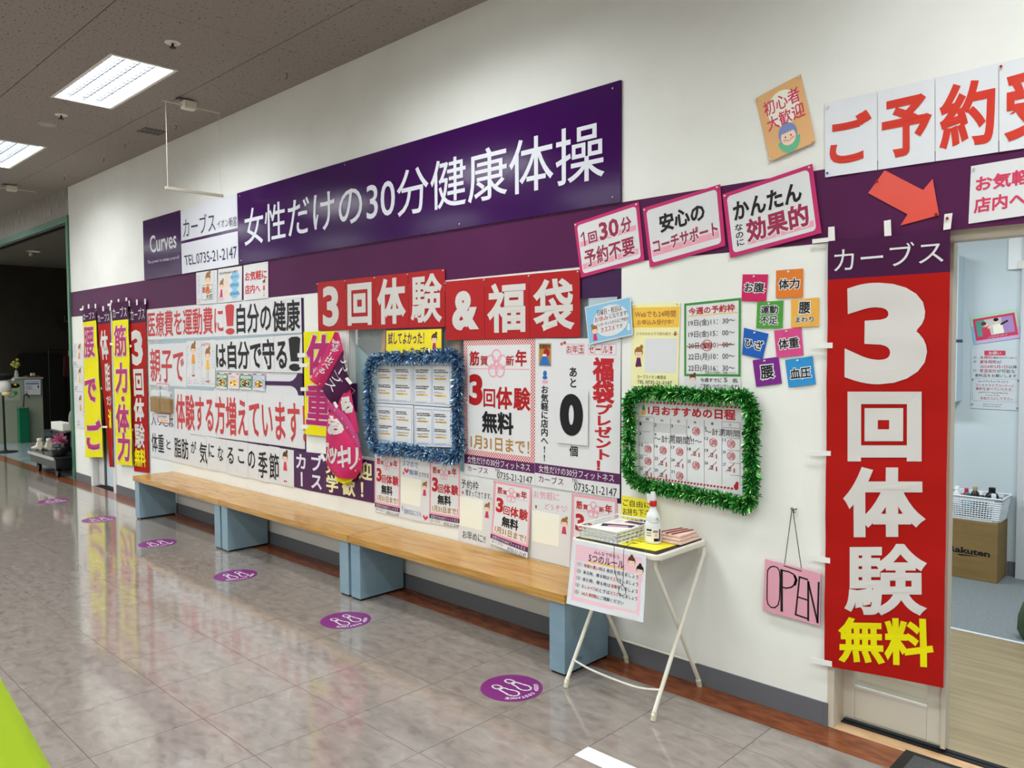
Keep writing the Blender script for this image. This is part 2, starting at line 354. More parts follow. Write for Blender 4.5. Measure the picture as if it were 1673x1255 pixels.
D0, D1 = -.19, 1.02            # doorway into the studio
W1 = (-7.13, -4.17, .79, 1.97); W2 = (-3.62, -1.235, .79, 1.97); FD = (-8.82, -8.14, 0, 2.02)
struct(wall_mb(-9.43, 6, 0, 3.7, 0, .1, [(D0, D1, 0, 2.0), W1, W2, FD]).build('wall_right', WALLM))
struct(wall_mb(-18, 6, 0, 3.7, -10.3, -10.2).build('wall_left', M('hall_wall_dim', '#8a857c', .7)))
struct(MB().box((-18.1, -10.3, 0), (-18, 0, 3.7)).build('wall_far', WALLM))
struct(MB().box((6, -10.3, 0), (6.1, .1, 3.7)).build('wall_near', WALLM))
# floor: dark joint bed with vinyl tiles 0.45 m
fl = struct(MB().box((-18, -10.2, -.03), (6, -.17, -.0012)).build('floor', GROUT))
S = .45; X0, Y0 = -2.60089, -1.30413
ys = [-.17]+[Y0+S*2-S*k for k in range(0, 30) if Y0+S*2-S*k < -.2 and Y0+S*2-S*k > -10.15]
ys.append(-10.2)
cells = []
i0, i1 = int((-18-X0)/S)-1, int((6-X0)/S)+1
for j in range(len(ys)-1):
    for i in range(i0, i1+1):
        xa, xb = max(X0+i*S, -18), min(X0+i*S+S, 6)
        if xb-xa < .02: continue
        c = ((xa+xb)/2, (ys[j]+ys[j+1])/2); a = 0
        pr = [proj((x, y, 0)) for x, y in ((xa, ys[j]), (xb, ys[j]), (xb, ys[j+1]), (xa, ys[j+1]))]
        if all(p[2] > .2 for p in pr):
            P_ = [(min(max(p[0], 0), 1673), min(max(p[1], 0), 1255)) for p in pr]
            a = abs(sum(P_[k][0]*P_[(k+1) % 4][1]-P_[(k+1) % 4][0]*P_[k][1] for k in range(4)))/2
        cells.append((a, xa, xb, ys[j+1], ys[j]))
cells.sort(key=lambda c: -c[0])
def tile_mb(w, d, cx=0.0, cy=0.0):
    g = .0011; e = .0; x, y = w/2-g, d/2-g
    V = [(cx-x, cy-y, -.0014), (cx+x, cy-y, -.0014), (cx+x, cy+y, -.0014), (cx-x, cy+y, -.0014), (cx-x+e, cy-y+e, 0), (cx+x-e, cy-y+e, 0), (cx+x-e, cy+y-e, 0), (cx-x+e, cy+y-e, 0)]
    return V, [(4, 5, 6, 7), (0, 1, 5, 4), (1, 2, 6, 5), (2, 3, 7, 6), (3, 0, 4, 7)]
tmesh = {}; rest = MB(); nt_ = 0
for a, xa, xb, ya, yb in cells:
    k = (round(xb-xa, 3), round(yb-ya, 3))
    if a > 0 and nt_ < 300:
        nt_ += 1
        if k not in tmesh:
            me = bpy.data.meshes.new('floor_tile'); V, F = tile_mb(xb-xa, yb-ya); me.from_pydata(V, [], F); me.materials.append(TILEM); tmesh[k] = me
        o = bpy.data.objects.new('floor_tile', tmesh[k]); COL.objects.link(o); o.parent = fl; o.location = ((xa+xb)/2, (ya+yb)/2, 0)
        o.rotation_euler = (random.uniform(-.0008, .0008), random.uniform(-.0008, .0008), 0)
    else:
        V, F = tile_mb(xb-xa, yb-ya, (xa+xb)/2, (ya+yb)/2); rest.add(V, F)
rf = rest.build('floor_tile_field', TILEM, fl); rf['kind'] = 'stuff'
struct(MB().box((-18, -.1695, -.03), (6, -.0005, 0)).build('trim_1', BRNM))
struct(MB().box((D0+.001, 0, -.03), (D1, .075, .0005)).build('trim_2', TANM))
# ceiling: backing slab + rock-wool panels, openings for the recessed fittings
FIX = [(-5.165+2.98*k, y) for y in (-.985, -3.0, -5.0, -7.0, -9.0) for k in (-4, -3, -2, -1, 0, 1, 2, 3)]  # rows past the first are out of view, added for light on the wall
FIX = [(x, y) for x, y in FIX if x < 5.3]
FW, FD_ = 1.25, .43
ce = struct(MB().box((-18, -10.2, 3.68), (6, 0, 3.7)).build('ceiling', CEILM))
def sub_rect(r, h):
    x0, x1, y0, y1 = r; a, b, c, d = h
    if a >= x1 or b <= x0 or c >= y1 or d <= y0: return [r]
    o = []
    if a > x0: o.append((x0, a, y0, y1))
    if b < x1: o.append((b, x1, y0, y1))
    xa, xb = max(a, x0), min(b, x1)
    if c > y0: o.append((xa, xb, y0, c))
    if d < y1: o.append((xa, xb, d, y1))
    return o
cy_ = [0, -.5]+[-.5-.98*k for k in range(1, 12)]; cy_ = [y for y in cy_ if y > -10.1]+[-10.2]
restc = MB(); cm = {}
for k in range(-16, 9):
    for j in range(len(cy_)-1):
        xa, xb = max(-2.65+1.004*k, -18), min(-2.65+1.004*(k+1), 6)
        if xb-xa < .05: continue
        r = [(xa+.0013, xb-.0013, cy_[j+1]+.003, cy_[j]-(.003 if j else .0))]
        for fx, fy in FIX:
            r = [q for p_ in r for q in sub_rect(p_, (fx-FW/2, fx+FW/2, fy-FD_/2, fy+FD_/2))]
        pc = proj(((xa+xb)/2, (cy_[j]+cy_[j+1])/2, ZC)); vis = pc[2] > .2 and -250 < pc[0] < 1900 and -150 < pc[1] < 400
        mb = MB() if vis else restc
        for q in r: mb.box((q[0], q[2], ZC), (q[1], q[3], ZC+.015))
        if vis:
            c = ((xa+xb)/2, (cy_[j]+cy_[j+1])/2, ZC); o = mb.build('ceiling_panel', PANELM, origin=c); o.parent = ce
restc.build('ceiling_panel_field', PANELM, ce)['kind'] = 'stuff'
# baseboards
def base(x0, x1, n): struct(MB().box((x0, -.006, 0), (x1, -.0003, .098)).build(n, BASEM, bevel=.002))
base(-9.43, FD[0]-.05, 'baseboard_far'); base(FD[1]+.05, D0-.012, 'baseboard_right'); struct(MB().box((D0-.012, -.006, 0), (D0+.0045, .045, .098)).build('baseboard_corner', BASEM))
base(D1+.05, 5.99, 'baseboard_near')
# purple wall band, two lengths of vinyl film
BANDM = noise_mat('purple_band', ['#501e47', '#55234c'], 2, .5, spec=.12)
b_ = struct(MB().box((-9.425, -.0016, 1.995), (5.9, -.0003, 2.292)).build('trim_3', BANDM))
# ---- windows
GLASS = M('window_glass', '#c9d6d6', .03, alpha=.1, spec=.6); WFR = M('white_frame', '#e2e2dc', .45); FILM = M('frosted_film', '#d9dadc', .5)
def window(n, w, label):
    x0, x1, z0, z1 = w; o = MB(); t = .025
    o.box((x0, .004, z0), (x0+t, .06, z1)).box((x1-t, .004, z0), (x1, .06, z1)).box((x0+t, .004, z1-t), (x1-t, .06, z1)).box((x0+t, .004, z0), (x1-t, .06, z0+t))
    root = struct(o.build(n, WFR)); MB().box((x0+t, .008, z0+t), (x1-t, .012, z1-t)).build('glass_pane', GLASS, root); return root
w1 = window('window_1', W1, ''); w2 = window('window_2', W2, '')
fx = lambda pts, Y=.003, d=.003: MB().prism([W(x, y, Y) for x, y in pts], (0, d, 0))
zf = lambda pts: zq((350, 590), .10356, pts)
fx(zf([(30, -60), (1415, -60), (1415, 560), (-5, 470)]), .0045, .002).build('frosted_film', FILM, w1)
MB().box((-5.62, .002, .795), (-4.172, .0035, .815)).box((-4.21, .002, .815), (-4.172, .0035, 1.965)).build('film_border', DPURP, w1)
fx(zf([(805, 315), (1190, 322), (1240, 305), (1285, 255), (1315, 195), (1415, 200), (1415, 548), (1328, 545), (1310, 480), (1275, 425), (1225, 395), (1190, 388), (805, 380)]), .002, .0015).build('fork_graphic', DPURP, w1)
MB().box((-1.5, .0005, 1.83), (-1.237, .003, 1.968)).box((-1.262, .0005, .79), (-1.237, .003, 1.83)).build('film_border', DPURP, w2)
# ---- far door (left of the banners)
x0, x1 = FD[0], FD[1]; dm = MB().box((x0-.05, -.012, 0), (x0+.02, .1, 2.04)).box((x1-.02, -.012, 0), (x1+.05, .1, 2.04)).box((x0+.02, -.012, 1.98), (x1-.02, .1, 2.04))
d1 = struct(dm.build('door_1', M('door_white', '#d9dcda', .45)))
MB().box((x0+.03, .05, .02), (x0+.2, .09, 1.97)).build('door_stile', M('door_white'), d1); MB().box((x0+.2, .052, .02), (x0+.27, .075, 1.97)).box((x0+.14, .03, .62), (x0+.2, .05, .78)).build('door_dark_strip', M('dark_strip', '#3a3c3c', .5), d1)  # dark strip between stile and panel, with a dark block on the stile
MB().box((x0+.27, .055, .03), (x1-.02, .07, 1.97)).build('door_panel', M('pale_blue_panel', '#c6d8e6', .25), d1)
# ---- sliding door on the right, slid half open, hung in a beige metal frame
DBE = M('beige_steel', '#d2cdbf', .4); DBE2 = M('beige_frame', '#c8bfae', .45)
d2 = struct(MB().box((D0+.0005, .0, 0), (D0+.028, .1, 2.0)).box((D0+.028, .03, 1.96), (D1-.03, .1, 1.999)).box((D1-.03, 0, 0), (D1-.0005, .1, 2.0)).build('door_2', DBE2))
MB().box((D0+.028, .076, 0), (D1-.03, .098, .004)).box((D0+.028, .1, 0), (D1, .125, .006)).build('floor_track', BLACKP, d2)
a0, a1, y0, y1 = -.175, .222, .105, .137
for nm, bx_ in (('door_stile', ((a0, y0, .02), (a0+.055, y1, 1.965))), ('door_stile', ((a1-.062, y0, .02), (a1-.01, y1, 1.965))), ('door_rail', ((a0+.055, y0+.004, .02), (a1-.062, y1-.004, .155))), ('door_rail', ((a0+.055, y0, 1.86), (a1-.062, y1, 1.965)))):
    MB().box(*bx_).build(nm, DBE, d2, bevel=.003)
MB().box((a1-.01, y0-.012, .012), (a1+.008, y1+.006, 1.965)).build('door_edge', DBE2, d2, bevel=.003)
MB().box((a0+.055, y0+.012, .155), (a1-.062, y1-.012, 1.86)).build('glass_pane', M('door_glass', '#c9d2d2', .04, alpha=.15, spec=.6), d2)
MB().box((a0+.055, y0+.002, .15), (a1-.062, y0+.012, .158)).build('glazing_bead', WFR, d2)
# ---- studio behind the wall
SWALL = noise_mat('studio_wall', ['#c2d0d6', '#c8d6db'], 2, .6); SCEIL = M('studio_ceiling', '#9a9c9a', .9); WOODF = noise_mat('studio_wood_floor', ['#827254', '#948463', '#9f8f6e'], 6, .35, (.35, 6, 1), 5); CARP = noise_mat('studio_grey_floor', ['#70787a', '#7f8789'], 60, .8)
struct(MB().box((-9, 3.0, 0), (2.2, 3.1, 2.75)).build('wall_studio_back', SWALL)); struct(MB().box((2.2, .1, 0), (2.3, 3.1, 2.75)).build('wall_studio_near', SWALL)); struct(MB().box((-9.1, .1, 0), (-9, 3.1, 2.75)).build('wall_studio_far', SWALL))
struct(MB().box((-9, .126, -.03), (2.2, 1.6, 0)).build('floor_studio_wood', WOODF)); struct(MB().box((-9, 1.625, -.03), (2.2, 3.0, 0)).build('floor_studio_grey', CARP)); struct(MB().box((-9, 1.6, -.03), (2.2, 1.625, .003)).build('trim_4', M('white_strip', '#d5dde0', .4)))
struct(MB().box((-9, .1, 2.62), (2.2, 3.0, 2.72)).build('ceiling_studio', SCEIL))
struct(MB().box((-.17, 2.99, 0), (-.115, 2.9997, .1)).box((-9, 2.99, 0), (-.52, 2.9997, .1)).build('baseboard_studio', BASEM))
# ---- dark shop beyond the wall's end
SHOPW = noise_mat('shop_wall_unlit', ['#2e281c', '#352e22'], 1.5, .8); SHOPF = noise_mat('shop_floor', ['#77808a', '#8a9498', '#98a2a6'], 3, .15, (1, 1, 1), 5)  # the unlit gloom of the shop is put into its wall colour
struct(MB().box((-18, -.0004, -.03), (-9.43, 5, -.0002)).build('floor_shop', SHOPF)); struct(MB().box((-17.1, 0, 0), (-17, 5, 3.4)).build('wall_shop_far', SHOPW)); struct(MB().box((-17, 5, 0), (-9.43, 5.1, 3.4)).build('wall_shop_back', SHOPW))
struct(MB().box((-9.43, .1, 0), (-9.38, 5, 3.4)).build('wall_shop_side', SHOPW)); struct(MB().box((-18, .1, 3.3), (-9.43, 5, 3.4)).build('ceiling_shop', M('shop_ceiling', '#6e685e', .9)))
HEAD = noise_mat('header_wood_print', ['#5c554b', '#8a8378', '#b0a99c'], 5, .35, (9, 1, 1.1), 5)
struct(wall_mb(-18, -9.432, 3.225, 3.7, 0, .1).build('wall_header', HEAD)); struct(MB().box((-18, -.02, 3.14), (-9.50, .1, 3.224)).box((-9.50, -.02, 0), (-9.431, .1, 3.224)).build('trim_5', GREENF))
struct(MB().box((-18, .0, 3.125), (-9.5, .09, 3.139)).build('trim_6', BLACKP))
# ================================================================== CEILING FITTINGS
LOUV = M('louvre_silver', '#3e4246', .45); TRAY = M('fitting_tray', '#eef0f2', .5); TUBE = M('lamp_tube', '#ffffff', .5, emit=6.0)
def fitting(x, y, label, proto=None):
    if proto:
        r = proto.copy(); COL.objects.link(r); r.location = (x, y, ZC); r['label'] = label
        for ch in PROTO_CH if abs(y+.985) < .1 else [c for c in PROTO_CH if c.name.split('.')[0] in ('housing', 'frame', 'fitting_glow')]:
            c = ch.copy(); COL.objects.link(c); c.parent = r
            if c.type == 'LIGHT' and abs(y+.985) > .1: c.data = HALL_L
        return r
    r = empty('ceiling_light', (x, y, ZC), label, 'ceiling light', 'recessed ceiling lights'); hx, hy = FW/2, FD_/2; H = .075
    p = lambda a, b, c: (x+a, y+b, ZC+c)
    MB().box(p(-hx, -hy, H), p(hx, hy, H+.01)).box(p(-hx, -hy, 0), p(-hx+.008, hy, H)).box(p(hx-.008, -hy, 0), p(hx, hy, H)).box(p(-hx, -hy, 0), p(hx, -hy+.008, H)).box(p(-hx, hy-.008, 0), p(hx, hy, H)).build('housing', TRAY, r)
    MB().box(p(-hx-.012, -hy-.012, -.004), p(hx+.012, -hy+.012, -.0005)).box(p(-hx-.012, hy-.012, -.004), p(hx+.012, hy+.012, -.0005)).box(p(-hx-.012, -hy+.012, -.004), p(-hx+.012, hy-.012, -.0005)).box(p(hx-.012, -hy+.012, -.004), p(hx+.012, hy-.012, -.0005)).build('frame', WFR, r)
    for k in (-1, 0, 1): MB().box(p(-hx+.01, k*.102-.004, .015), p(hx-.01, k*.102+.004, .042)).build('divider', LOUV, r)
    for k in range(4):
        yc = (k-1.5)*.102; lv = MB()
        for q in range(15): lv.box(p(-hx+.075+q*.0785, yc-.046, .02), p(-hx+.0775+q*.0785, yc+.046, .038))
        lv.build('louvre', LOUV, r)['kind'] = 'stuff'
        MB().tube([p(-hx+.03, yc, .058), p(hx-.03, yc, .058)], .012, 8).build('lamp_tube', TUBE, r)
    L = bpy.data.lights.new('fitting_glow', 'AREA'); L.shape = 'RECTANGLE'; L.size = FW-.05; L.size_y = FD_-.03; L.energy = LAMP_W; L.color = LAMP_COL; L.spread = math.radians(172)
    lo = bpy.data.objects.new('fitting_glow', L); COL.objects.link(lo); lo.parent = r; lo.location = (0, 0, .045)
    return r
PROTO_CH = []; HALL_L = bpy.data.lights.new('hall_glow', 'AREA'); HALL_L.shape = 'RECTANGLE'; HALL_L.size = FW-.05; HALL_L.size_y = FD_-.03; HALL_L.energy = HALL_W; HALL_L.color = LAMP_COL; HALL_L.spread = math.radians(165)
proto = None
FLAB = {0: 'bright four-row ceiling light nearest the hanging rail', -1: 'bright four-row ceiling light cut by the left picture edge'}
for i, (x, y) in enumerate(sorted(FIX, key=lambda f: (abs(f[1]+.985) > .1, abs(f[0]+5.165)))):
    k = round((x+5.165)/2.98); lab = FLAB.get(k) if abs(y+.985) < .1 else None
    lab = lab or 'recessed four-row ceiling light outside the picture, over the corridor'
    if proto is None: proto = fitting(x, y, lab); PROTO_CH = list(proto.children)
    else: fitting(x, y, lab, proto)
def rlight(x, y):
    r = empty('studio_ceiling_light', (x, y, 2.62), 'flat ceiling light of the studio behind the wall, out of view', 'ceiling light', 'studio ceiling lights'); MB().box((x-.62, y-.18, 2.59), (x+.62, y+.18, 2.6195)).build('housing', TRAY, r)
    L = bpy.data.lights.new('studio_glow', 'AREA'); L.shape = 'RECTANGLE'; L.size = 1.2; L.size_y = .34; L.energy = ROOM_W; L.color = (.93, .97, 1.0)
    lo = bpy.data.objects.new('studio_glow', L); COL.objects.link(lo); lo.parent = r; lo.location = (0, 0, -.035)
for x in (-7.2, -4.4, -1.6, .6): rlight(x, 1.6)
def cl(x, y): return FL(x, y, ZC)
def sprinkler(px, lab):
    c = cl(*px); r = empty('sprinkler_head', (c[0], c[1], ZC), lab, 'sprinkler', 'ceiling sprinklers')
    MB().lathe((c[0], c[1], ZC), [(.001, -.004), (.045, -.004), (.05, -.0005)], 16).build('plate', WFR, r); MB().lathe((c[0], c[1], ZC-.005), [(.008, 0), (.008, -.02), (.022, -.026), (.02, -.03), (.001, -.032)], 12).build('nozzle', M('dark_brass', '#3a332a', .35, .8), r)
sprinkler((282, 70), 'small sprinkler head right of the nearer ceiling light'); sprinkler((100, 188), 'small sprinkler head below-left of the nearer ceiling light')
c = cl(77, 203); r = empty('ceiling_disc', (c[0], c[1], ZC), 'flat round detector plate between the two ceiling lights', 'detector'); MB().lathe((c[0], c[1], ZC), [(.001, -.008), (.06, -.008), (.075, -.0005)], 20).build('plate', M('plate_grey', '#a79f96', .5), r)
r = empty('ceiling_vent', (-6.24, -.26, ZC), 'twin dark slotted vent in the ceiling by the wall', 'vent')
for k in (-1, 1):
    o = MB().box((-6.24+k*.055-.04, -.36, ZC-.003), (-6.24+k*.055+.04, -.16, ZC-.0005)).build('grille', M('vent_dark', '#4a4540', .6), r)
    for q in range(6): MB().box((-6.24+k*.055-.038, -.35+q*.035, ZC-.007), (-6.24+k*.055+.038, -.345+q*.035, ZC-.003)).build('slat', M('vent_slat', '#8a837a', .5), r)
HK = [((468, 117), 'nearest the big purple sign'), ((287, 202), 'right of the twin vent'), ((204, 233), 'left of the twin vent'), ((169, 256), 'third from the vent toward the shop'), ((105, 287), 'farthest, above the shop corner')]
for px, w in HK:
    c = cl(*px); r = empty('ceiling_hook', (c[0], c[1], ZC), 'small metal ceiling hook, '+w, 'hook', 'ceiling hooks')
    MB().lathe((c[0], c[1], ZC), [(.008, -.004), (.009, -.0005)], 8).build('base', WFR, r); MB().tube([(c[0]+.014*math.sin(a)-.0, c[1], ZC-.02-.016*math.cos(a)*-1-.016) for a in np.linspace(-.2, 4.2, 10)]+[], .0028, 6).tube([(c[0], c[1], ZC-.003), (c[0], c[1], ZC-.022)], .0028, 6).build('hook', M('steel_dark', '#6a665f', .35, .8), r)
def hanger(x, y, lab, full=True):
    r = empty('banner_hanger', (x, y, ZC), lab, 'banner hanger'); MB().box((x-.04, y-.05, ZC-.075), (x+.04, y+.05, ZC-.012)).build('box', M('ivory_plastic', '#d9d2c2', .45), r, bevel=.008); MB().box((x-.03, y-.09, ZC-.012), (x+.03, y-.03, ZC-.0005)).build('mount', M('steel_dark'), r)
    MB().tube([(x, y-.2, ZC-.05), (x, y+.26, ZC-.05)], .004, 6).build('rod', M('ivory_plastic'), r)
    if full:
        ZR = 2.84
        for yy in (y-.18, y+.25): MB().tube([(x, yy, ZC-.05), (x, yy, ZR+.015)], .0022, 5).build('cord', M('ivory_plastic'), r)
        MB().box((x-.01, y-.2, ZR-.012), (x+.01, y+.27, ZR+.012)).build('rail', M('ivory_plastic'), r, bevel=.003)
hanger(-5.13, -.42, 'ivory banner hanger with hanging cords and rail in front of the purple sign')
c = cl(19, 302); hanger(c[0], c[1], 'ivory banner hanger box on the ceiling near the shop corner', False)
# ================================================================== SIGNS AND POSTERS ON THE WALL
SIGNM = M('sign_purple', '#38084e', .14, spec=.3); SIGNW = M('sign_white', '#e0e2ea', .35)
X_ = lambda x, y, Y=-.012: W(x, y, Y)[0]
s0, s1 = -7.15, -1.232; zt, zb = 2.885, 2.293; Yf = -.0125
def board(n, lab, x0, x1):
    return Poster(n, lab, 'sign', [(x0, Yf, zt), (x1, Yf, zt), (x1, Yf, zb), (x0, Yf, zb)], thick=.012)
xa, xb = W(297.5, 345)[0], W(391, 376)[0]
p = board('logo_sign', 'dark purple sign panel with white script logo at the left end', s0, xa-.001); p.slab('board', SIGNM, nu=2, nv=2)
p.text('Curves', [p.uv(244, 386), p.uv(288, 375), p.uv(288.5, 405), p.uv(246, 414)], WHITE, .012, res=3); p.text('The power to amaze yourself', [p.uv(241, 426), p.uv(293, 417), p.uv(293.5, 424), p.uv(241.5, 433)], WHITE, 0, res=1); p.done()
p = board('name_sign', 'white sign panel with shop name and telephone number', xa, xb); p.slab('board', SIGNM, nu=2, nv=2)
p.slab('name_plate', SIGNW, 0, 0, 1, .485, h=.002, nu=2, nv=2, thick=.002, own=True); p.slab('phone_plate', SIGNW, 0, .53, 1, 1, h=.002, nu=2, nv=2, thick=.002, own=True)
p.text('カーブス', [p.uv(299.5, 357), p.uv(351, 346), p.uv(353, 377), p.uv(300, 388)], NAVY, .0, h=.003); p.text('イオン新宮', [p.uv(355, 360), p.uv(387, 353), p.uv(387.5, 369), p.uv(356, 373)], NAVY, .0, h=.003)
p.text('TEL.0735-21-2147', [p.uv(301, 418), p.uv(387, 402), p.uv(387.5, 422), p.uv(303, 434)], NAVY, .006, h=.003, res=3); p.done()
p = board('main_sign', 'long purple sign with large white lettering', xb+.001, s1); p.slab('board', SIGNM, nu=2, nv=2)
p.text('女性だけの30分健康体操', [p.uv(399, 343), p.uv(988, 192), p.uv(988, 291), p.uv(400, 403)], SIGNW, .006, h=.002, res=4)
for u, v in ((.012, .05), (.988, .05), (.4, .04), (.012, .95), (.988, .95), (.7, .96)):
    q = p.P(u, v); MB().lathe(q, [(.006, 0), (.006, -.003), (.003, -.005)], 10, axis=1).build('screw', CHROME, p.root)
p.done()
# ---- three small posters on the band
z5 = lambda *a: Wq(zq((220, 400), .14345, a), -.006)
p = Poster('handwritten_poster', 'small poster of a woman over a boxed slogan, left of the three on the band', 'poster', z5((700, 318), (940, 285), (938, 665), (705, 683)), bulge=curl(.004)); p.paper()
p.woman(.58, .25, .1, ORANGE); p.frame(.28, .42, .8, .88, .003, BLACK); p.text('筋肉', (.31, .47, .63, .66), INKRED, .02); p.text('は', (.67, .55, .76, .66), BLACK); p.text('大切', (.5, .7, .78, .86), BLACK, .02)
p.scrib(.06, .08, .22, .68, 9, BLUE, seed=3); p.scrib(.82, .04, .95, .9, 11, TEAL, seed=4); p.scrib(.05, .82, .26, .96, 3, MAG, seed=5); p.done()
p = Poster('handwritten_poster', 'small poster with three pale blue speech patches, middle of the three on the band', 'poster', z5((950, 280), (1223, 240), (1220, 635), (943, 665)), bulge=curl(.004)); p.paper()
p.scrib(.06, .08, .9, .2, 1, BLACK, .004, 6, fill=.95); p.woman(.17, .5, .075, ROSE)
for k, v in enumerate((.28, .52, .77)):
    p.ellipse(.38, v, .025, .033, SKIN, name='drawn_face'); p.ring(.38, v, .026, .036, .006, AMBER, .0006, 'drawn_hair', 0, PI); p.ellipse(.73, v+.01, .075, .038, SKY, .0004); p.scrib(.52, v-.04, .94, v+.05, 2 if k else 1, NAVY, .002, 8+k)
p.scrib(.05, .82, .3, .95, 3, MAG, seed=12); p.scrib(.6, .92, .95, .97, 1, GREY, seed=13); p.done()
def okigaru(quad, lab, group=None, Y=0):
    p = Poster('welcome_poster', lab, 'poster', quad, bulge=curl(.003)); p.paper(); p.text('お気軽に', (.07, .2, .95, .47), ROSE if Y else CORAL, .03); p.text('店内へ', (.06, .57, .7, .84), ROSE if Y else CORAL, .03); p.woman(.84, .58, .042, ROSE, DBROWN, True); p.pins([(.04, .05), (.96, .04)]); p.done()
okigaru(z5((1240, 235), (1520, 190), (1522, 605), (1242, 635)), 'white poster with coral lettering under the long purple sign, right of the three')
# ---- lettering rows on the left window
def row(name, lab, quad, splits, mat=WHITE, Y=-.004, jit=0.0):
    p = Poster(name, lab, 'banner', Wq(quad, Y-(.002 if jit else 0)), bulge=lambda u, v: .0015*math.sin(40*u)*v); us = [0]+[p.U(x) for x in splits]+[1]; p.sheets(us, mat, jit=jit); return p
p = row('lettering_banner', 'top row of white sheets with coral then black lettering on left window', [(239.2, 506.3), (491.8, 484.9), (493, 543.5), (240, 555.4)], [269, 286, 302, 316, 332, 349, 364, 384, 406, 425, 446, 467])
p.text('医療費を運動費に', (p.U(241.6), .07, p.U(365), .93), CORAL, .014, h=.0014)
a, b = p.U(368.5), p.U(383); p.poly([(a, .1), (a+(b-a)*.25, .05), (a+(b-a)*.75, .05), (b, .1), (a+(b-a)*.85, .7), (a+(b-a)*.15, .7)], CORAL, .0014, 'lettering'); p.ellipse((a+b)/2, .86, (b-a)/2*p.w, .028, CORAL, .0014, 'lettering')
p.text('自分の健康', (p.U(386.5), .05, p.U(490.5), .95), BLACK, .02, h=.0014); p.done()
p = row('lettering_banner', 'second row of white sheets with black brush lettering on left window', [(351, 556.6), (493.5, 546.2), (494.5, 609.4), (352.6, 605.3)], [370, 390, 408, 427, 448, 470])
p.text('は自分で守る', (p.U(353), .06, p.U(469), .95), BLACK, .025, h=.0014)
a, b = p.U(472), p.U(491); p.poly([(a, .1), (a+(b-a)*.25, .05), (a+(b-a)*.75, .05), (b, .1), (a+(b-a)*.85, .7), (a+(b-a)*.15, .7)], BLACK, .0014, 'lettering'); p.ellipse((a+b)/2, .86, (b-a)/2*p.w, .028, BLACK, .0014, 'lettering'); p.done()
p = row('lettering_banner', 'short white banner with three coral characters above the paper pockets', [(241.8, 562.8), (304.5, 560.7), (304.5, 632.2), (243.8, 629)], [262, 282]); p.text('親子で', (p.U(245.5), .1, p.U(300.5), .93), CORAL, .013, h=.0014); p.done()
for k, (quad, lab) in enumerate((([(304.5, 557.6), (327.5, 556.6), (328, 631.2), (305, 630)], 'handwritten poster of a woman in orange, left of the pair on left window'), ([(328, 556.6), (351, 555.5), (351.6, 632.2), (328.5, 631.2)], 'handwritten poster of a woman in yellow, right of the pair on left window'))):
    p = Poster('handwritten_poster', lab, 'poster', Wq(quad, -.004), bulge=curl(.002)); p.paper(); p.woman(.5, .2+.12*k, .1, (ORANGE, AMBER)[k], BROWN, True); p.scrib(.03, .1, .14, .6, 9, BLACK, seed=20+k); p.scrib(.82, .15, .95, .62, 8, INKRED if k == 0 else BLUE, seed=24+k); p.scrib(.06, .8, .4, .97, 3, MAG, seed=28+k); p.scrib(.5, .84, .95, .97, 2, GREY, seed=31+k)
    if k: p.scrib(.06, .04, .9, .14, 1, ROSE, .004, 33)
    p.done()
zs = lambda *a: zq((240, 540), .13542, a)
# paper pockets with recipe sheets
q = Wq(zs((78, 800), (322, 830), (325, 995), (80, 975)), -.004)
r = empty('paper_pocket', (q[0]+q[2])/2-np.array([0, 0, .09]), 'pair of brown paper pockets holding recipe sheets on left window', 'pocket')
KRAFT = noise_mat('kraft_paper', ['#8c6f45', '#9c7d50'], 12, .8)
for k in (0, 1):
    ql = [q[0]*(1-a)+q[1]*a for a in (.5*k+.01, .5*k+.49)]+[q[3]*(1-a)+q[2]*a for a in (.5*k+.49, .5*k+.01)]
    MB().prism(ql, (0, -.035, 0)).build('pocket', KRAFT, r, bevel=.004)
    for e in range(5):
        o = np.array([random.uniform(-.008, .008), -.006-.005*e, random.uniform(.0, .03)]); MB().prism([ql[0]+o+[.01, 0, 0], ql[1]+o-[.01, 0, 0], ql[1]+o+[-.012, 0, .045], ql[0]+o+[.012, 0, .05]], (0, -.0008, 0)).build('recipe_sheet', WHITE, r)
p = Poster('pocket_card', 'small pink-edged card with black handwriting above the paper pockets', 'card', Wq(zs((120, 635), (262, 645), (262, 762), (122, 750)), -.012)); p.paper(); p.frame(0, 0, 1, 1, .006, ROSE); p.text('今週のレシピ', (.08, .25, .92, .68), BLACK, .0); p.done()
p = Poster('lettering_banner', 'short white sheet with dark characters partly hidden under the paper pockets', 'banner', Wq(zs((32, 915), (330, 960), (335, 1220), (38, 1180)), -.0035)); p.paper(); p.text('入', (.06, .3, .27, .86), NAVY, .0, .0012); p.text('り', (.33, .35, .5, .82), NAVY, .0, .0012); p.text('と', (.55, .35, .74, .82), NAVY, .0, .0012); p.text('は', (.78, .3, .97, .82), NAVY, .0, .0012); p.done()
p = Poster('pocket_card', 'small pink-edged card with yellow marker below the paper pockets', 'card', Wq(zs((130, 1000), (275, 1008), (275, 1125), (135, 1105)), -.012)); p.paper(); p.frame(0, 0, 1, 1, .006, ROSE); p.scrib(.07, .15, .9, .5, 1, BLACK, .003, 41, fill=.9); p.rect(.2, .68, .85, .82, AMBER); p.done()
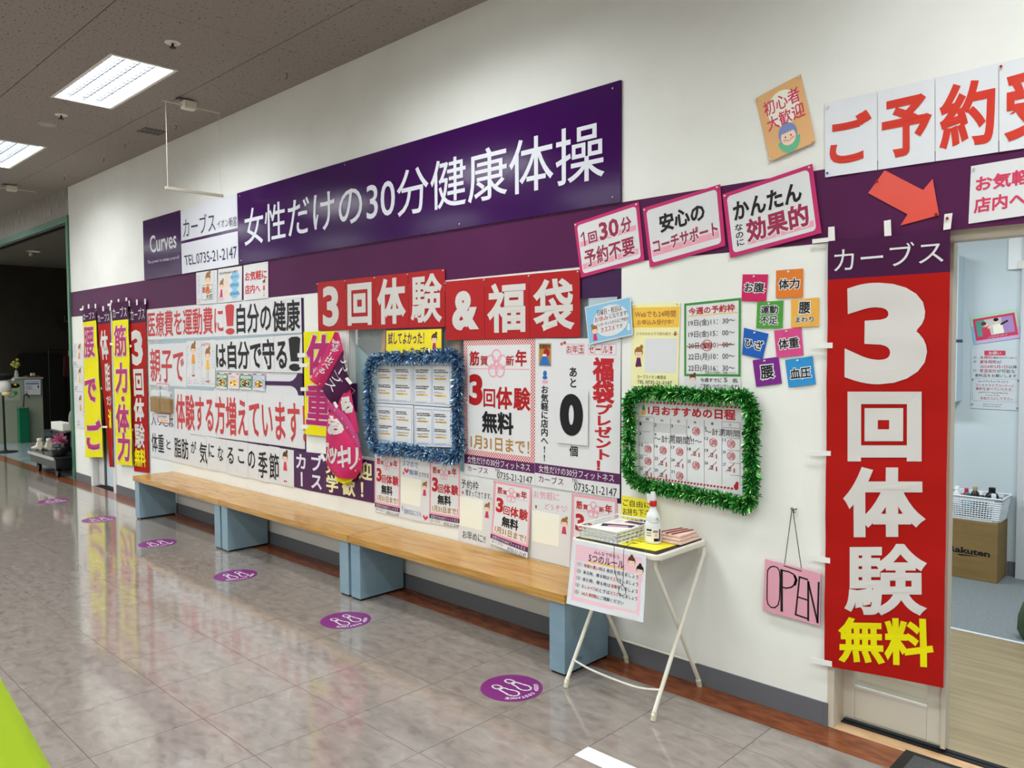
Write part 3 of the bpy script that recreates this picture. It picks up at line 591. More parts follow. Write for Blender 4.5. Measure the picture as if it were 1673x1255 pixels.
REC = [((645, 330), (730, 335), (727, 462), (643, 455), BROWN, GREEN, 'of wrapped rolls, first of four'), ((737, 335), (826, 338), (822, 464), (735, 458), AMBER, PALEPINK, 'of pale dumplings, second of four'), ((830, 338), (925, 341), (921, 470), (828, 463), DBROWN, GREEN, 'of a dark bowl on green, third of four'), ((932, 338), (1030, 342), (1027, 478), (930, 468), GOLD, PALEB, 'of a noodle dish on blue, last of four')]
for k, (a, b, c, d, m1, m2, lab) in enumerate(REC):
    p = Poster('recipe_card', 'small recipe card '+lab, 'card', Wq(zq((220, 540), .2072, (a, b, c, d)), -.004), group='recipe cards on the left window'); p.paper(); p.rect(0.02, .1, .98, .88, m2, .0003)
    p.rect(.08, .16, .92, .32, WHITE, .0005); p.scrib(.12, .18, .88, .3, 1, BLACK, .0015, 50+k); p.ellipse(.5, .62, .42*p.w, .26*p.h, WHITE, .0005); p.ellipse(.5, .62, .36*p.w, .22*p.h, m1, .0006, 'drawn_dish')
    for e in range(6): p.ellipse(.5+.22*math.cos(e*1.05), .62+.12*math.sin(e*1.05), .09*p.w, .05*p.h, (GOLD, PALEY, GREEN, CREAM, DBROWN, AMBER)[(e+k) % 6], .0007, 'drawn_dish')
    p.rect(.03, .02, .3, .08, PURP, .0005); p.rect(.7, .02, .97, .08, ROSE, .0005); p.done()
p = row('lettering_banner', 'wide third row of white sheets with tall coral lettering on left window', [(284.6, 635.3), (496.6, 646.7), (498.7, 733.7), (286, 705.8)], [306, 329, 354, 379, 405, 430, 462])
p.text('体験する方増えています！', (p.U(287.5), .1, p.U(499), .93), CORAL, .02, h=.0014); p.done()
p = row('lettering_banner', 'bottom row of small white sheets with black lettering above the bench', [(245, 699.5), (480, 735.8), (480.6, 797), (246.5, 746)], [260, 271, 284, 312, 338, 355, 371, 387, 405, 421, 439, 457], jit=.02)
for t, a, b, v0, v1 in (('体重', 248, 268, .15, .8), ('と', 272, 279, .3, .62), ('脂肪', 285, 308, .17, .85), ('が', 312, 321, .2, .6), ('気', 326, 338.5, .2, .86), ('に', 341, 350, .2, .62), ('な', 356, 365, .22, .68), ('る', 371.5, 382, .2, .7), ('こ', 389, 399, .2, .62), ('の', 405, 417, .2, .72), ('季', 422, 437, .17, .92), ('節', 440, 456, .17, .92)): p.text(t, (p.U(a), v0, p.U(b), v1), BLACK, .012, h=.0014)
p.woman(p.U(466), .24, .078, ROSE, DBROWN, 2); p.done()
# ---- purple vertical sheets
zp = lambda *a: zq((440, 640), .2072, a)
SP = [((193, 465), (308, 478), (313, 780), (198, 752), 'カー', SIGNW, 'reading down in white, first from the left'), ((310, 478), (430, 490), (433, 803), (315, 780), 'ブス', SIGNW, 'reading down in white, second from the left'), ((432, 490), (555, 505), (560, 825), (436, 803), '見学', PALEY, 'with pale yellow characters, behind the twisted banner tip'), ((557, 505), (688, 525), (692, 853), (562, 825), '大歓', PALEY, 'mostly hidden behind the twisted banner tip'), ((690, 525), (825, 545), (828, 880), (694, 853), '迎！', PALEY, 'with pale yellow characters, rightmost of five')]
for k, (a, b, c, d, t, m_, lab) in enumerate(SP):
    p = Poster('purple_sheet', 'dark purple sheet '+lab, 'poster', Wq(zp(a, b, c, d), -.004+.0006*(k % 2)), group='purple sheets under the twisted banner'); p.paper(M('sheet_purple', '#4a1c50', .45)); p.vtext(t, (.08, .05, .92, .97), m_, .03, fill=.9); p.done()
# ---- red sheets above the right window
for nm, lab, quad, sp, chars in (('red_banner', 'four red sheets with white characters, left of the two red banners', zq((480, 430), .19915, ((193, 160), (1240, 45), (1240, 522), (200, 555))), (564.5, 613, 667), (('3', 527.5, 553.5, .1, .92), ('回', 568, 607.5, .1, .92), ('体', 616.5, 663.5, .06, .92), ('験', 671, 722.5, .06, .92))),
                                   ('red_banner', 'three red sheets with an ampersand and white characters, right red banner', [(727.5, 460.3), (947.5, 440.4), (948, 550.8), (728, 555.9)], (791.8, 865), (('&', 739, 783, .18, .84), ('福', 796, 859, .1, .9), ('袋', 871, 939, .1, .9)))):
    p = Poster(nm, lab, 'banner', Wq(quad, -.009 if sp[0] < 700 else -.010), bulge=lambda u, v: .002*math.sin(30*u)*v); p.sheets([0]+[p.U(x) for x in sp]+[1], RED)
    for t, a, b, v0, v1 in chars: p.text(t, (p.U(a), v0, p.U(b), v1), CLOTHW, {'&': .05, '験': .024, '福': .03, '袋': .028}.get(t, .036), h=.0014, res=4)
    p.pins([(u, .03) for u in [.005]+[p.U(x) for x in sp]+[.99]]); p.done()
# ---- yellow notice and framed comment boards with blue tinsel
p = Poster('yellow_notice', 'yellow purple-edged notice with a cartoon woman above the blue tinsel', 'poster', Wq([(630.4, 538.5), (722.6, 535.2), (722.6, 580), (629.4, 578)], -.004), bulge=curl(.002)); p.paper(YELP); p.frame(0, 0, 1, 1, .008, PURP); p.text('試してよかった！', (.05, .12, .7, .62), PURP, .02); p.text('カーブス', (.46, .7, .8, .99), PURP, .02); p.woman(.87, .42, .055, MAG, DBROWN); p.done()
BQ = [((613.8, 592), (674, 592), (674, 661), (613.8, 657.5), 'upper left'), ((675, 592), (737.5, 592), (737.5, 665.5), (675, 661.3), 'upper right'), ((613.6, 659), (675, 662.3), (675, 729), (616, 723), 'lower left'), ((676.5, 662.8), (738.4, 667), (738, 731), (677, 729), 'lower right')]
for k, (a, b, c, d, lab) in enumerate(BQ):
    p = Poster('comment_board', 'white board with two blue-edged comment sheets, %s inside the blue tinsel' % lab, 'board', Wq([a, b, c, d], -.012), thick=.006, group='comment boards in the blue tinsel'); p.paper()
    for e in (0, 1):
        u0 = .03+.48*e; p.frame(u0, .06, u0+.46, .96, .006, PALEB, name='sheet_border')
        for g in (0, 1):
            v = .16+.38*g; p.scrib(u0+.04, v, u0+.42, v+.09, 2, BLACK, .0028, 60+k*8+e*3+g, fill=.85); p.rect(u0+.08, v+.2, u0+.36, v+.235, AMBER, .0005, 'marker'); p.scrib(u0+.05, v+.12, u0+.42, v+.25, 2, BLACK, .0014, 90+k*8+e*3+g, fill=.7)
        p.scrib(u0+.05, .9, u0+.42, .94, 1, GREY, .001, 130+k+e)
    p.done()
def tinsel(name, lab, pxs, Y, rad, cols, n, sparse):
    path = catmull([W(x, y, Y) for x, y in pxs], 14); L_ = len(path); c0 = np.mean(path, axis=0); c0[2] = min(q[2] for q in path)
    r = empty(name, c0, lab, 'tinsel'); MB().tube(path, .004, 5, True).build('cord', cols[0], r)
    rg = random.Random(5); mb = MB()
    for k in range(n):
        i = rg.randrange(L_); f = rg.random(); p0 = path[i]*(1-f)+path[(i+1) % L_]*f; t = path[(i+1) % L_]-path[i]; t = t/(np.linalg.norm(t)+1e-9)
        d = np.array([rg.gauss(0, 1), rg.gauss(0, 1), rg.gauss(0, 1)]); d -= t*(d@t)*.6
        if d[1] > 0: d[1] *= -.6 if rg.random() < .7 else .15
        d /= np.linalg.norm(d)+1e-9; ln = rad*rg.uniform(.65, 1.15); w = np.cross(d, [rg.gauss(0, 1) for _ in range(3)]); w = w/(np.linalg.norm(w)+1e-9)*.0024; sag = np.array([0, 0, -ln*.12])
        mid = p0+d*ln*.55; tip = p0+d*ln+sag+np.cross(d, w)*3
        for q_ in (mid, tip):
            if q_[1] > -.006: q_[1] = -.006-rg.random()*.004
        mb.add([p0-w, p0+w, mid+w, mid-w, tip+w, tip-w], [(0, 1, 2, 3), (3, 2, 4, 5)], rg.choices(range(len(cols)), sparse)[0])
    o = mb.build('foil_strands', list(cols), r); o['kind'] = 'stuff'
TB = [M('tinsel_blue', '#5585b4', .3, .55, spec=.5), M('tinsel_light_blue', '#b4d6ee', .25, .5, spec=.6), M('tinsel_navy', '#2c4a6c', .35, .5)]
TG = [M('tinsel_green', '#2a9c38', .3, .5, spec=.5), M('tinsel_bright_green', '#a6ec80', .25, .5, spec=.6), M('tinsel_dark_green', '#12581e', .35, .5)]
tinsel('blue_tinsel', 'fluffy blue tinsel garland framing the comment boards', [(607, 593), (640, 584), (680, 583), (720, 580), (748, 585), (750, 630), (749, 690), (750, 735), (735, 746), (690, 739), (650, 733), (615, 730), (606, 690), (605, 640)], -.04, .05, TB, 6500, (5, 3, 4))
# ---- the two large new-year posters and their small copies
CHECK = M('print_check_red', '#c2343c', .55)
nt = CHECK.node_tree; ck = nt.nodes.new('ShaderNodeTexChecker'); tc = nt.nodes.new('ShaderNodeTexCoord'); nt.links.new(tc.outputs['Object'], ck.inputs['Vector']); ck.inputs['Scale'].default_value = 110; ck.inputs[1].default_value = lin('#b82a30'); ck.inputs[2].default_value = lin('#eadcd8'); nt.links.new(ck.outputs[0], nt.nodes['Principled BSDF'].inputs['Base Color'])
def flower(p, cu, cv, r, mat):
    for k in range(5):
        a = PI/2+2*PI*k/5; p.ring(cu+r*.55*math.cos(a)/p.w, cv-r*.55*math.sin(a)/p.h, r*.46, r*.46, r*.1, mat, .0008, 'flower')
    p.ring(cu, cv, r*.28, r*.28, r*.1, mat, .0009, 'flower')
def footer(p, v0, v1, small, col=PURP):
    p.rect(0, v0, 1, v1, col, .0004, 'footer_band', 6, 1); p.text('女性だけの30分フィットネス', (.05, v0+.008, .94, v1-.008), WHITE, .004); e = 1-v1
    p.text('カーブス', (.05, v1+e*.12, .36, v1+e*.66), PURP if not small else BLACK, .0)
    if not small: p.text('TEL', (.46, v1+e*.06, .54, v1+e*.3), BLACK, .0)
    p.text('0735-21-2147', (.49, v1+e*.32, .97, v1+e*.92), BLACK, .0)
def newyear(lab, quad, small, Y=-.004, bulge=None, group=None, red=RED):
    p = Poster('new_year_poster', lab, 'poster', Wq(quad, Y), bulge=bulge or curl(.002), group=group); p.paper(WHITE); red = INKRED if small else red
    b = .035*p.w
    p.frame(0, 0, 1, .85, b*(1.3 if small else 1.6), PINK if small else CHECK)
    p.text('筋', (.087, .08, .234, .19), red, .03); p.text('賀', (.25, .115, .36, .187), red, .02); p.text('新', (.615, .115, .725, .187), red, .02); p.text('年', (.74, .075, .895, .19), red, .03)
    flower(p, .483, .175, .15*p.w, PINK); p.rect(.07, .208, .93, .214, PINK, .0005)
    p.text('3', (.08, .25, .285, .48), red, .045, res=4); p.text('回', (.295, .355, .465, .487), red, .02); p.text('体', (.475, .335, .705, .495), red, .03); p.text('験', (.715, .335, .945, .497), red, .03)
    p.text('無料', (.27, .515, .72, .675), BLACK, .035); p.text('1月31日まで！', (.1, .70, .93, .80), GOLD, .02); footer(p, .85, .92, small); p.done(); return p
newyear('large white poster with red chequered border beside the blue tinsel', [(757.6, 556), (874.2, 552.9), (873.6, 792.9), (758.6, 774.2)], False)
p = Poster('gift_poster', 'large white poster with red vertical lettering and a big black zero card', 'poster', Wq([(874.6, 552.9), (1014.6, 553), (1012.3, 814.6), (874, 793.2)], -.0045), bulge=curl(.002)); p.paper()
p.rect(.04, .03, .21, .19, LGREY, .0004); p.rect(.05, .035, .2, .185, GOLD, .0005); p.ellipse(.145, .095, .022, .022, RED, .0006); p.poly([(.055, .18), (.1, .105), (.14, .105), (.195, .18)], BLUE, .0007); p.poly([(.09, .12), (.1, .105), (.14, .105), (.15, .12)], WHITE, .0008); p.text('筋賀新年', (.055, .04, .195, .07), BLACK, .01, h=.0012)
p.ellipse(.125, .235, .014, .016, BLUE, .0005, 'drawn_ornament'); p.ellipse(.125, .262, .018, .01, BLUE, .0005, 'drawn_ornament'); p.rect(.09, .28, .16, .3, PINK, .0005)
p.vtext('お気軽に店内へ!!', (.075, .315, .17, .83), BLACK, .025); p.vtext('あと', (.42, .185, .52, .325), BLACK, .025); p.text('個', (.43, .70, .53, .77), BLACK, .02)
p.text('新春', [(.31, .03), (.38, .015), (.39, .035), (.32, .05)], INKRED, .02)
for k, t in enumerate('お年玉'): p.frame(.385+.072*k, .035, .455+.072*k, .105, .0025, PINK); p.text(t, (.392+.072*k, .045, .448+.072*k, .095), INKRED, .01)
for k, t in enumerate('セール！'): p.frame(.64+.078*k, .035, .716+.078*k, .105, .0025, PINK); p.text(t, (.65+.078*k, .064 if t == 'ー' else .048, (.705 if t != '！' else .675)+.078*k, .074 if t == 'ー' else .093), INKRED, .01)
p.vtext('福袋', (.705, .125, .925, .415), INKRED, .045, fill=1.0); p.vtext('プレゼント！', (.725, .415, .905, .845), INKRED, .04, fill=1.0); footer(p, .845, .912, False)
p.slab('number_card', WHITE, .285, .335, .655, .69, h=.008, nu=3, nv=3, thick=.001, own=True); p.text('0', (.325, .36, .60, .635), BLACK, .06, h=.0095, res=6); p.done()
z8 = lambda *a: zq((740, 680), .2071, a)
newyear('small pink-bordered new-year poster under the blue tinsel, leftmost', zp((830, 478), (1033, 512), (1028, 990), (833, 945)), True, -.0035)
newyear('small pink-bordered new-year poster between two handwritten sheets under the blue tinsel', zp((1268, 548), (1503, 570), (1505, 1080), (1262, 1035)), True, -.0035)
newyear('small pink-bordered new-year poster with curling lower edge, under the chequered poster', z8((330, 510), (618, 560), (605, 1115), (310, 995)), True, -.006, curl(.004, .02))
newyear('small pink-bordered new-year poster behind the pamphlet tray', z8((945, 612), (1295, 660), (1290, 1290), (930, 1200)), True, -.004)
def codesheet(lab, quad, top, bot, tm, Y=-.003):
    """handwritten sheet; its square code is left out, the printed white square stays"""
    p = Poster('handwritten_sheet', lab, 'poster', Wq(quad, Y), bulge=curl(.002)); p.paper(WHITE); 
    for t, bx, m_ in top+bot: p.text(t, bx, m_, .0 if m_ is not ROSE else .0)
    p.slab('code_square', CREAM, .03, .32, .72, .76, h=.0008, nu=2, nv=2, own=True); p.woman(.84, .42, .045, ROSE, BROWN, False); p.ellipse(.12, .26, .006, .01, INKRED); return p
p = codesheet('handwritten sheet with blue writing and red hearts, left of the sheets with codes', zp((1035, 512), (1266, 548), (1260, 1043), (1030, 990)), [('スマホで', (.06, .05, .62, .15), BLUE), ('簡単', (.32, .18, .62, .27), BLUE), ('にできる', (.66, .2, .97, .27), BLACK)], [('↑', (.06, .8, .12, .9), BLUE), ('始め方はこちら', (.16, .83, .74, .92), BLUE)], 0)
for cu, cv, rr in ((.22, .2, .012), (.88, .9, .011)): p.ellipse(cu-.05, cv-.01, rr*.6, rr*.6, ROSE, .0006, 'heart'); p.ellipse(cu+.05, cv-.01, rr*.6, rr*.6, ROSE, .0006, 'heart'); p.poly([(cu-.1, cv), (cu+.1, cv), (cu, cv+.06)], ROSE, .0006, 'heart')
p.done()
codesheet('handwritten sheet with black writing under the chequered poster', z8((50, 460), (322, 505), (305, 1050), (40, 985)), [('予約枠', (.06, .06, .58, .19), BLACK), ('埋まってきてます。', (.2, .2, .95, .29), BLACK)], [('お早めに!!', (.14, .82, .82, .94), BLACK)], 0).done()
p = codesheet('handwritten sheet with pink writing and an open heart above the bench', z8((622, 565), (940, 605), (920, 1195), (615, 1115)), [('お気軽に', (.05, .03, .7, .14), PINK), ('どうぞ', (.35, .19, .72, .27), PINK)], [], 0); p.line([(.82, .27), (.75, .22), (.77, .19), (.82, .215), (.88, .19), (.9, .22), (.82, .27)], .003, PINK); p.done()
# ---- cards right of the window
z8a = lambda *a: zq((740, 440), .2071, a)
p = Poster('blue_card', 'tilted sky-blue card with a white speech bubble of handwriting', 'card', Wq(z8a((1040, 298), (1402, 215), (1420, 518), (1072, 597)), -.012), bulge=curl(.004)); p.paper(SKY); p.frame(0, 0, 1, 1, .005, WHITE); p.ellipse(.55, .5, .39*p.w, .41*p.h, WHITE, .0005, 'speech_bubble')
for t, bx, m_ in (('日曜日・祝日は', (.27, .16, .8, .31), BLACK), ('お休み', (.2, .33, .5, .47), INKRED), ('になります!', (.53, .33, .92, .45), BLACK), ('インターネットからのご予約が', (.22, .5, .93, .6), BLACK), ('オススメ', (.32, .63, .63, .77), INKRED), ('です', (.66, .65, .8, .75), BLACK)): p.text(t, bx, m_, .0)
p.woman(.17, .66, .04, ROSE, BROWN, False, bun=-1); p.ellipse(.92, .8, .01, .012, WHITE, .0006); p.ellipse(.925, .72, .008, .009, WHITE, .0006); p.done()
z2 = lambda *a: zq((1000, 480), .2948, a)
p = Poster('booking_poster', 'pale yellow laminated poster with an orange header left of the green-framed list', 'poster', Wq(z2((112, 55), (378, 48), (364, 520), (106, 512)), -.004), bulge=curl(.003)); p.paper(PALEY); p.slab('header', AMBER, 0.01, .05, .99, .29, h=.0004, thick=.0003)
p.text('Webでも24時間', (.06, .09, .92, .17), BROWN, .012); p.text('お申込み受付中！', (.12, .195, .88, .26), BROWN, .006); p.text('スマホのカメラで読み取り', (.1, .345, .83, .385), BROWN, .0); p.poly([(.9, .34), (.94, .34), (.94, .365), (.97, .365), (.92, .395), (.87, .365), (.9, .365)], BROWN)
p.slab('code_square', WHITE, .29, .42, .96, .83, h=.0006, nu=2, nv=2, own=True); p.woman(.16, .6, .05, PURP, BROWN); p.ellipse(.13, .74, .01, .013, ORANGE); p.text('カーブスイオン新宮店', (.14, .86, .76, .905), BLACK, .0); p.text('TEL 0735-21-2147', (.14, .925, .88, .965), BLACK, .0); p.pins([(.05, .02), (.95, .02)]); p.done()
p = Poster('slot_list', 'white list in a green frame above the green tinsel', 'poster', Wq(z2((400, 55), (715, 22), (712, 540), (400, 530)), -.004), bulge=curl(.003)); p.paper(); p.frame(0, .0, 1, .845, .011, GREEN); p.text('今週の予約枠', (.08, .055, .9, .14), INKRED, .025)
p.rect(.06, .148, .94, .158, AMBER, .0004)
for k, (t, q) in enumerate((('19日(金)11：30〜', 0), ('19日(金)15：00〜', 0), ('20日(金)10：00〜', 1), ('22日(月)10：00〜', 0), ('22日(月)16：30〜', 0))):
    v = .195+.13*k; p.text(t, (.08, v, .9, v+.085), BLACK, .0)
    if q: p.line([(.05, v+.045), (.85, v+.04)], .004, INKRED, .0012); p.ring(.42, v+.04, .028, .026, .003, INKRED, .0012, 'lettering'); p.text('満', (.34, v+.005, .5, v+.08), INKRED, .0, h=.0012)
p.text('上記以外の時間もご相談ください', (.38, .79, .93, .815), BLACK, .0); p.text('今週すでに', (.3, .862, .68, .91), BLACK, .008); p.text('5', (.72, .857, .78, .905), BLACK, .0); p.text('名', (.86, .862, .95, .91), BLACK, .008); p.text('ご予約いただいています！', (.3, .93, .97, .975), BLACK, .006); p.woman(.16, .87, .033, WHITE, DBROWN, False); p.pins([(.98, .97)], PINB); p.done()
p = Poster('calendar_poster', 'month calendar with red title and circled days inside green tinsel', 'calendar', Wq(z2((135, 585), (740, 630), (722, 1118), (160, 1012)), -.005), bulge=curl(.003)); p.paper()
zc = lambda x, y: p.uv(1030+x*.1434, 640+y*.1434)
def stripe(a, b):
    for k in range(28): u0, v0 = a[0]+(b[0]-a[0])*k/28, a[1]+(b[1]-a[1])*k/28; du = (b[0]-a[0])/28; p.poly([(u0, v0+.012), (u0+du*.25, v0-.012), (u0+du*.85, v0-.012), (u0+du*.6, v0+.012)], INKRED, name='ribbon')
stripe(zc(100, 112), zc(1270, 182)); stripe(zc(160, 970), zc(1180, 1105))
p.text('1月おすすめの日程', [zc(200, 160), zc(1198, 205), zc(1198, 330), zc(200, 262)], INKRED, .035)
p.poly([zc(130, 190), zc(150, 140), zc(172, 195), zc(165, 215), zc(135, 210)], GREEN, name='drawn_pine'); p.poly([zc(120, 215), zc(180, 215), zc(170, 265), zc(127, 262)], ORANGE, name='drawn_pine')
cx = [97, 268, 457, 643, 840, 1043, 1250]; LT = lambda x: (282+(x-97)*.062, 340+(x-97)*.069, 450+(x-97)*.076, 580+(x-97)*.083, 718+(x-97)*.088, 850+(x-97)*.095, 985+(x-97)*.1)
for r_ in range(6): p.line([zc(97, LT(97)[r_]), zc(1250, LT(1250)[r_])], .0014, BLACK)
for x in cx: p.line([zc(x, LT(x)[0]), zc(x, LT(x)[6]-20)], .0014, BLACK)
for r_, c_ in ((1, 0), (1, 1), (1, 2), (2, 0)): p.poly([zc(cx[c_]+3, LT(cx[c_])[r_]+3), zc(cx[c_+1]-3, LT(cx[c_+1])[r_]+3), zc(cx[c_+1]-3, LT(cx[c_+1])[r_+1]-3), zc(cx[c_]+3, LT(cx[c_])[r_+1]-3)], LGREY, .0004, 'shaded_day')
def at(c_, r_, dx, dy, w_, h_): x = cx[c_]+dx; y = LT(x)[r_]+dy; return [zc(x, y), zc(x+w_, y+w_*.07), zc(x+w_, y+h_+w_*.07), zc(x, y+h_)]
for k, t in enumerate('月火水木金土'): p.text(t, at(k, 0, 75, 12, 36, 32), BLUE if k == 5 else BLACK, .01)
n = 1
for r_ in range(1, 6):
    for c_ in range(6):
        if n <= 31: p.text(str(n), at(c_, r_, 8, 8, 20 if n < 10 else 38, 34), BLUE if c_ == 5 else BLACK, .01)
        n += 1
    n += 1
for c_, r_ in ((3, 1), (4, 2), (5, 2), (0, 3), (1, 3), (2, 3), (5, 3), (0, 4), (3, 4), (2, 5)):
    x = cx[c_]+105; q = zc(x, LT(x)[r_]+65); p.ring(q[0], q[1], .020, .019, .0022, INKRED, .0012, 'lettering'); p.text('満', at(c_, r_, 65, 32, 78, 68), INKRED, .0, h=.0012)
for c_, r_ in ((3, 3), (4, 3), (1, 4), (2, 4), (4, 4), (5, 4), (0, 5), (1, 5)): p.line([at(c_, r_, 50, 100, 1, 1)[0], at(c_, r_, 140, 5, 1, 1)[0]], .0028, INKRED, .0012); p.text('2', at(c_, r_, 70, 50, 40, 45), BLACK, .0, h=.0012); p.text('1', at(c_, r_, 135, 60, 12, 50), INKRED, .0, h=.0012)
p.text('～計測期間', at(4, 1, 10, 20, 395, 80), BLACK, .0, h=.0012); p.text('～計測期間!!～', at(1, 2, 5, 25, 540, 85), BLACK, .0, h=.0012); p.ellipse(*zc(1205, 1085), .012, .014, INKRED, name='drawn_flower'); p.ellipse(*zc(1215, 1050), .008, .01, INKRED, name='drawn_flower'); p.done()
tinsel('green_tinsel', 'fluffy green tinsel garland framing the month calendar', [(1033, 648), (1070, 641), (1120, 643), (1170, 647), (1218, 648), (1229, 680), (1228, 730), (1229, 780), (1222, 822), (1180, 815), (1130, 806), (1085, 797), (1048, 790), (1030, 770), (1028, 720), (1030, 680)], -.032, .041, TG, 6500, (5, 2, 4))
zk = lambda *a: zq((1190, 420), .1913, a)
CARDS = [('お腹', '#c8205e', ((122, 148), (340, 148), (322, 380), (112, 375)), (.1, .3, .9, .68), None, 'crimson'), ('体力', '#dd7a2a', ((408, 115), (640, 98), (637, 342), (405, 353)), (.1, .32, .88, .7), None, 'orange'), ('運動', '#4a9a38', ((247, 385), (470, 372), (463, 607), (237, 607)), (.15, .16, .82, .47), ('不足', (.15, .56, .82, .87)), 'green'), ('腰', '#e8ad48', ((537, 360), (775, 347), (775, 592), (535, 602)), (.28, .12, .7, .54), ('まわり', (.17, .64, .82, .84)), 'amber'),
         ('ひざ', '#1c5cb4', ((133, 604), (342, 655), (292, 872), (117, 832)), (.1, .33, .9, .7), None, 'deep blue'), ('体重', '#d24a86', ((390, 630), (622, 598), (642, 837), (412, 860)), (.12, .33, .88, .72), None, 'pink'), ('腰', '#7a2488', ((207, 882), (428, 852), (457, 1080), (237, 1108)), (.25, .25, .76, .76), None, 'purple'), ('血圧', '#2f8fcc', ((484, 880), (718, 847), (747, 1087), (514, 1113)), (.13, .34, .88, .74), None, 'light blue')]
for t, hx_, q, bx, t2, cn in CARDS:
    p = Poster('square_card', '%s square card with black white-outlined characters beside the red banner' % cn, 'card', Wq(zk(*q), -.004), bulge=curl(.003), group='eight coloured square cards'); p.paper(M('card_'+cn.replace(' ', '_'), hx_, .4)); p.text(t, bx, BLACK, .025, outline=WHITE, ob=.075)
    if t2: p.text(t2[0], t2[1], BLACK, .02, outline=WHITE, ob=.075)
    p.pins([(.48, .08)]); p.done()
# ---- pink framed signs on the band
zg = lambda *a: zq((900, 240), .27496, a)
def rrect(p, u0, v0, u1, v1, r, mat, h, name):
    a, b = r/p.w, r/p.h; pts = []
    for cx_, cy_, s_ in ((u1-a, v0+b, 0), (u0+a, v0+b, 1), (u0+a, v1-b, 2), (u1-a, v1-b, 3)):
        for k in range(6): an = PI/2*(s_+k/5); pts.append((cx_+a*math.cos(an), cy_-b*math.sin(an)))
    p.poly(pts, mat, h, name)
def pinksign(lab, quad, Y): 
    p = Poster('pink_sign', lab, 'sign', Wq(quad, Y), thick=.002, group='three pink framed signs on the purple band'); p.paper(HOT, 2, 2); rrect(p, .045, .06, .955, .94, .018, WHITE, .0005, 'panel'); p.pins([(.03, .04), (.97, .04)]); return p
p = pinksign('pink framed sign nearest the long purple sign, lowest of three', zg((137, 455), (522, 325), (556, 675), (178, 778)), -.006); p.rect(.06, .37, .93, .46, PINK, .0007); p.rect(.06, .77, .93, .87, PINK, .0007)
for t, bx in (('回', (.2, .25, .34, .45)), ('30', (.38, .14, .68, .46)), ('分', (.71, .18, .87, .45))): p.text(t, bx, WINE, .03 if t != '1' else .004, h=.0014, outline=WHITE)
p.line([(.085, .275), (.135, .215), (.135, .455)], .0075, WINE, .0014)
p.text('予約不要', (.1, .53, .88, .85), WINE, .025, h=.0014, outline=WHITE); p.done()
p = pinksign('pink framed sign in the middle of three', zg((545, 365), (1005, 222), (1037, 588), (588, 716)), -.0085); p.rect(.06, .73, .94, .84, PINK, .0007); p.text('安心の', (.2, .19, .79, .5), BLACK, .035, h=.0014); p.text('コーチサポート', (.08, .56, .93, .8), WINE, .03, h=.0014, outline=WHITE); p.done()
p = pinksign('pink framed sign highest and rightmost of three', zg((1020, 282), (1553, 100), (1608, 512), (1065, 660)), -.011); p.rect(.22, .79, .94, .88, PINK, .0007); p.text('かんたん', (.1, .18, .86, .47), BLACK, .035, h=.0014); p.text('効果的', (.22, .5, .9, .86), WINE, .035, h=.0014, outline=WHITE); p.vtext('なのに', (.09, .52, .19, .87), BLACK, .02); p.done()
# ---- top right
zh = lambda *a: zq((1200, 100), .28273, a)
p = Poster('beginner_poster', 'tan tilted poster with crimson lettering and a drawn grey-haired face', 'poster', Wq(zh((120, 215), (382, 75), (472, 470), (207, 583)), -.003), bulge=curl(.005, .006)); p.paper(M('paper_tan', '#e0b078', .6)); p.ellipse(.52, .34, .34*p.w, .26*p.h, CREAM, .0004, 'patch'); p.text('初心者', (.12, .13, .9, .35), ROSE, .012); p.text('大歓迎', (.12, .37, .93, .58), ROSE, .012)
p.ellipse(.5, .8, .24*p.w, .2*p.h, M('print_sea_green', '#6ab890', .6), .0005, 'drawn_top', PI, 2*PI); p.ellipse(.5, .72, .2*p.w, .16*p.h, M('print_grey_blue', '#7d8cc0', .6), .0006, 'drawn_hair'); p.ellipse(.5, .77, .16*p.w, .12*p.h, SKIN, .0007, 'drawn_face'); p.ellipse(.5, .7, .17*p.w, .07*p.h, M('print_grey_blue'), .0008, 'drawn_hair', 0, PI)
for e in (-.06, .06): p.ellipse(.5+e, .76, .003, .004, BLACK, .0009, 'drawn_eye', seg=8); p.ellipse(.5+e*1.5, .8, .007, .006, PINK, .0009, 'drawn_cheek', seg=8)
p.ring(.5, .8, .012, .009, .002, BLACK, .0009, 'drawn_mouth', PI, 2*PI, 10); p.pins([(.03, .03), (.97, .03), (.03, .97), (.97, .97)]); p.done()
a, b, c, d = W(1347, 169.3, -.006), W(1632, 103, -.006), W(1632, 248.5, -.006), W(1347.6, 290, -.006)
e_ = (b-a)/3*4+a; f_ = (c-d)/3.06*4.08+d
p = Poster('booking_banner', 'white laminated banner of sheets with tall red characters over the doorway', 'banner', [a, e_, f_, d], bulge=lambda u, v: .002*math.sin(18*u)); p.sheets([0, .25, .5, .75, 1], M('laminated_white', '#dfe2e6', .22))
for t, k, bx in (('ご', 0, (.1, .2, .9, .85)), ('予', 1, (.08, .15, .95, .88)), ('約', 2, (.07, .12, .95, .88)), ('受', 3, (.08, .12, .95, .9))): p.text(t, (k*.25+bx[0]*.25, bx[1], k*.25+bx[2]*.25, bx[3]), M('print_vermilion', '#cf3a2a', .35), .03, h=.0014, res=4)
p.pins([(.02, .06)]); p.pins([(.015, .95)], PINB); p.pins([(.76, .05)], PINR); p.done()
pts = [W(x, y, -.006) for x, y in zh((868, 630), (1090, 745), (1145, 680), (1182, 890), (958, 950), (1000, 885), (772, 762))]
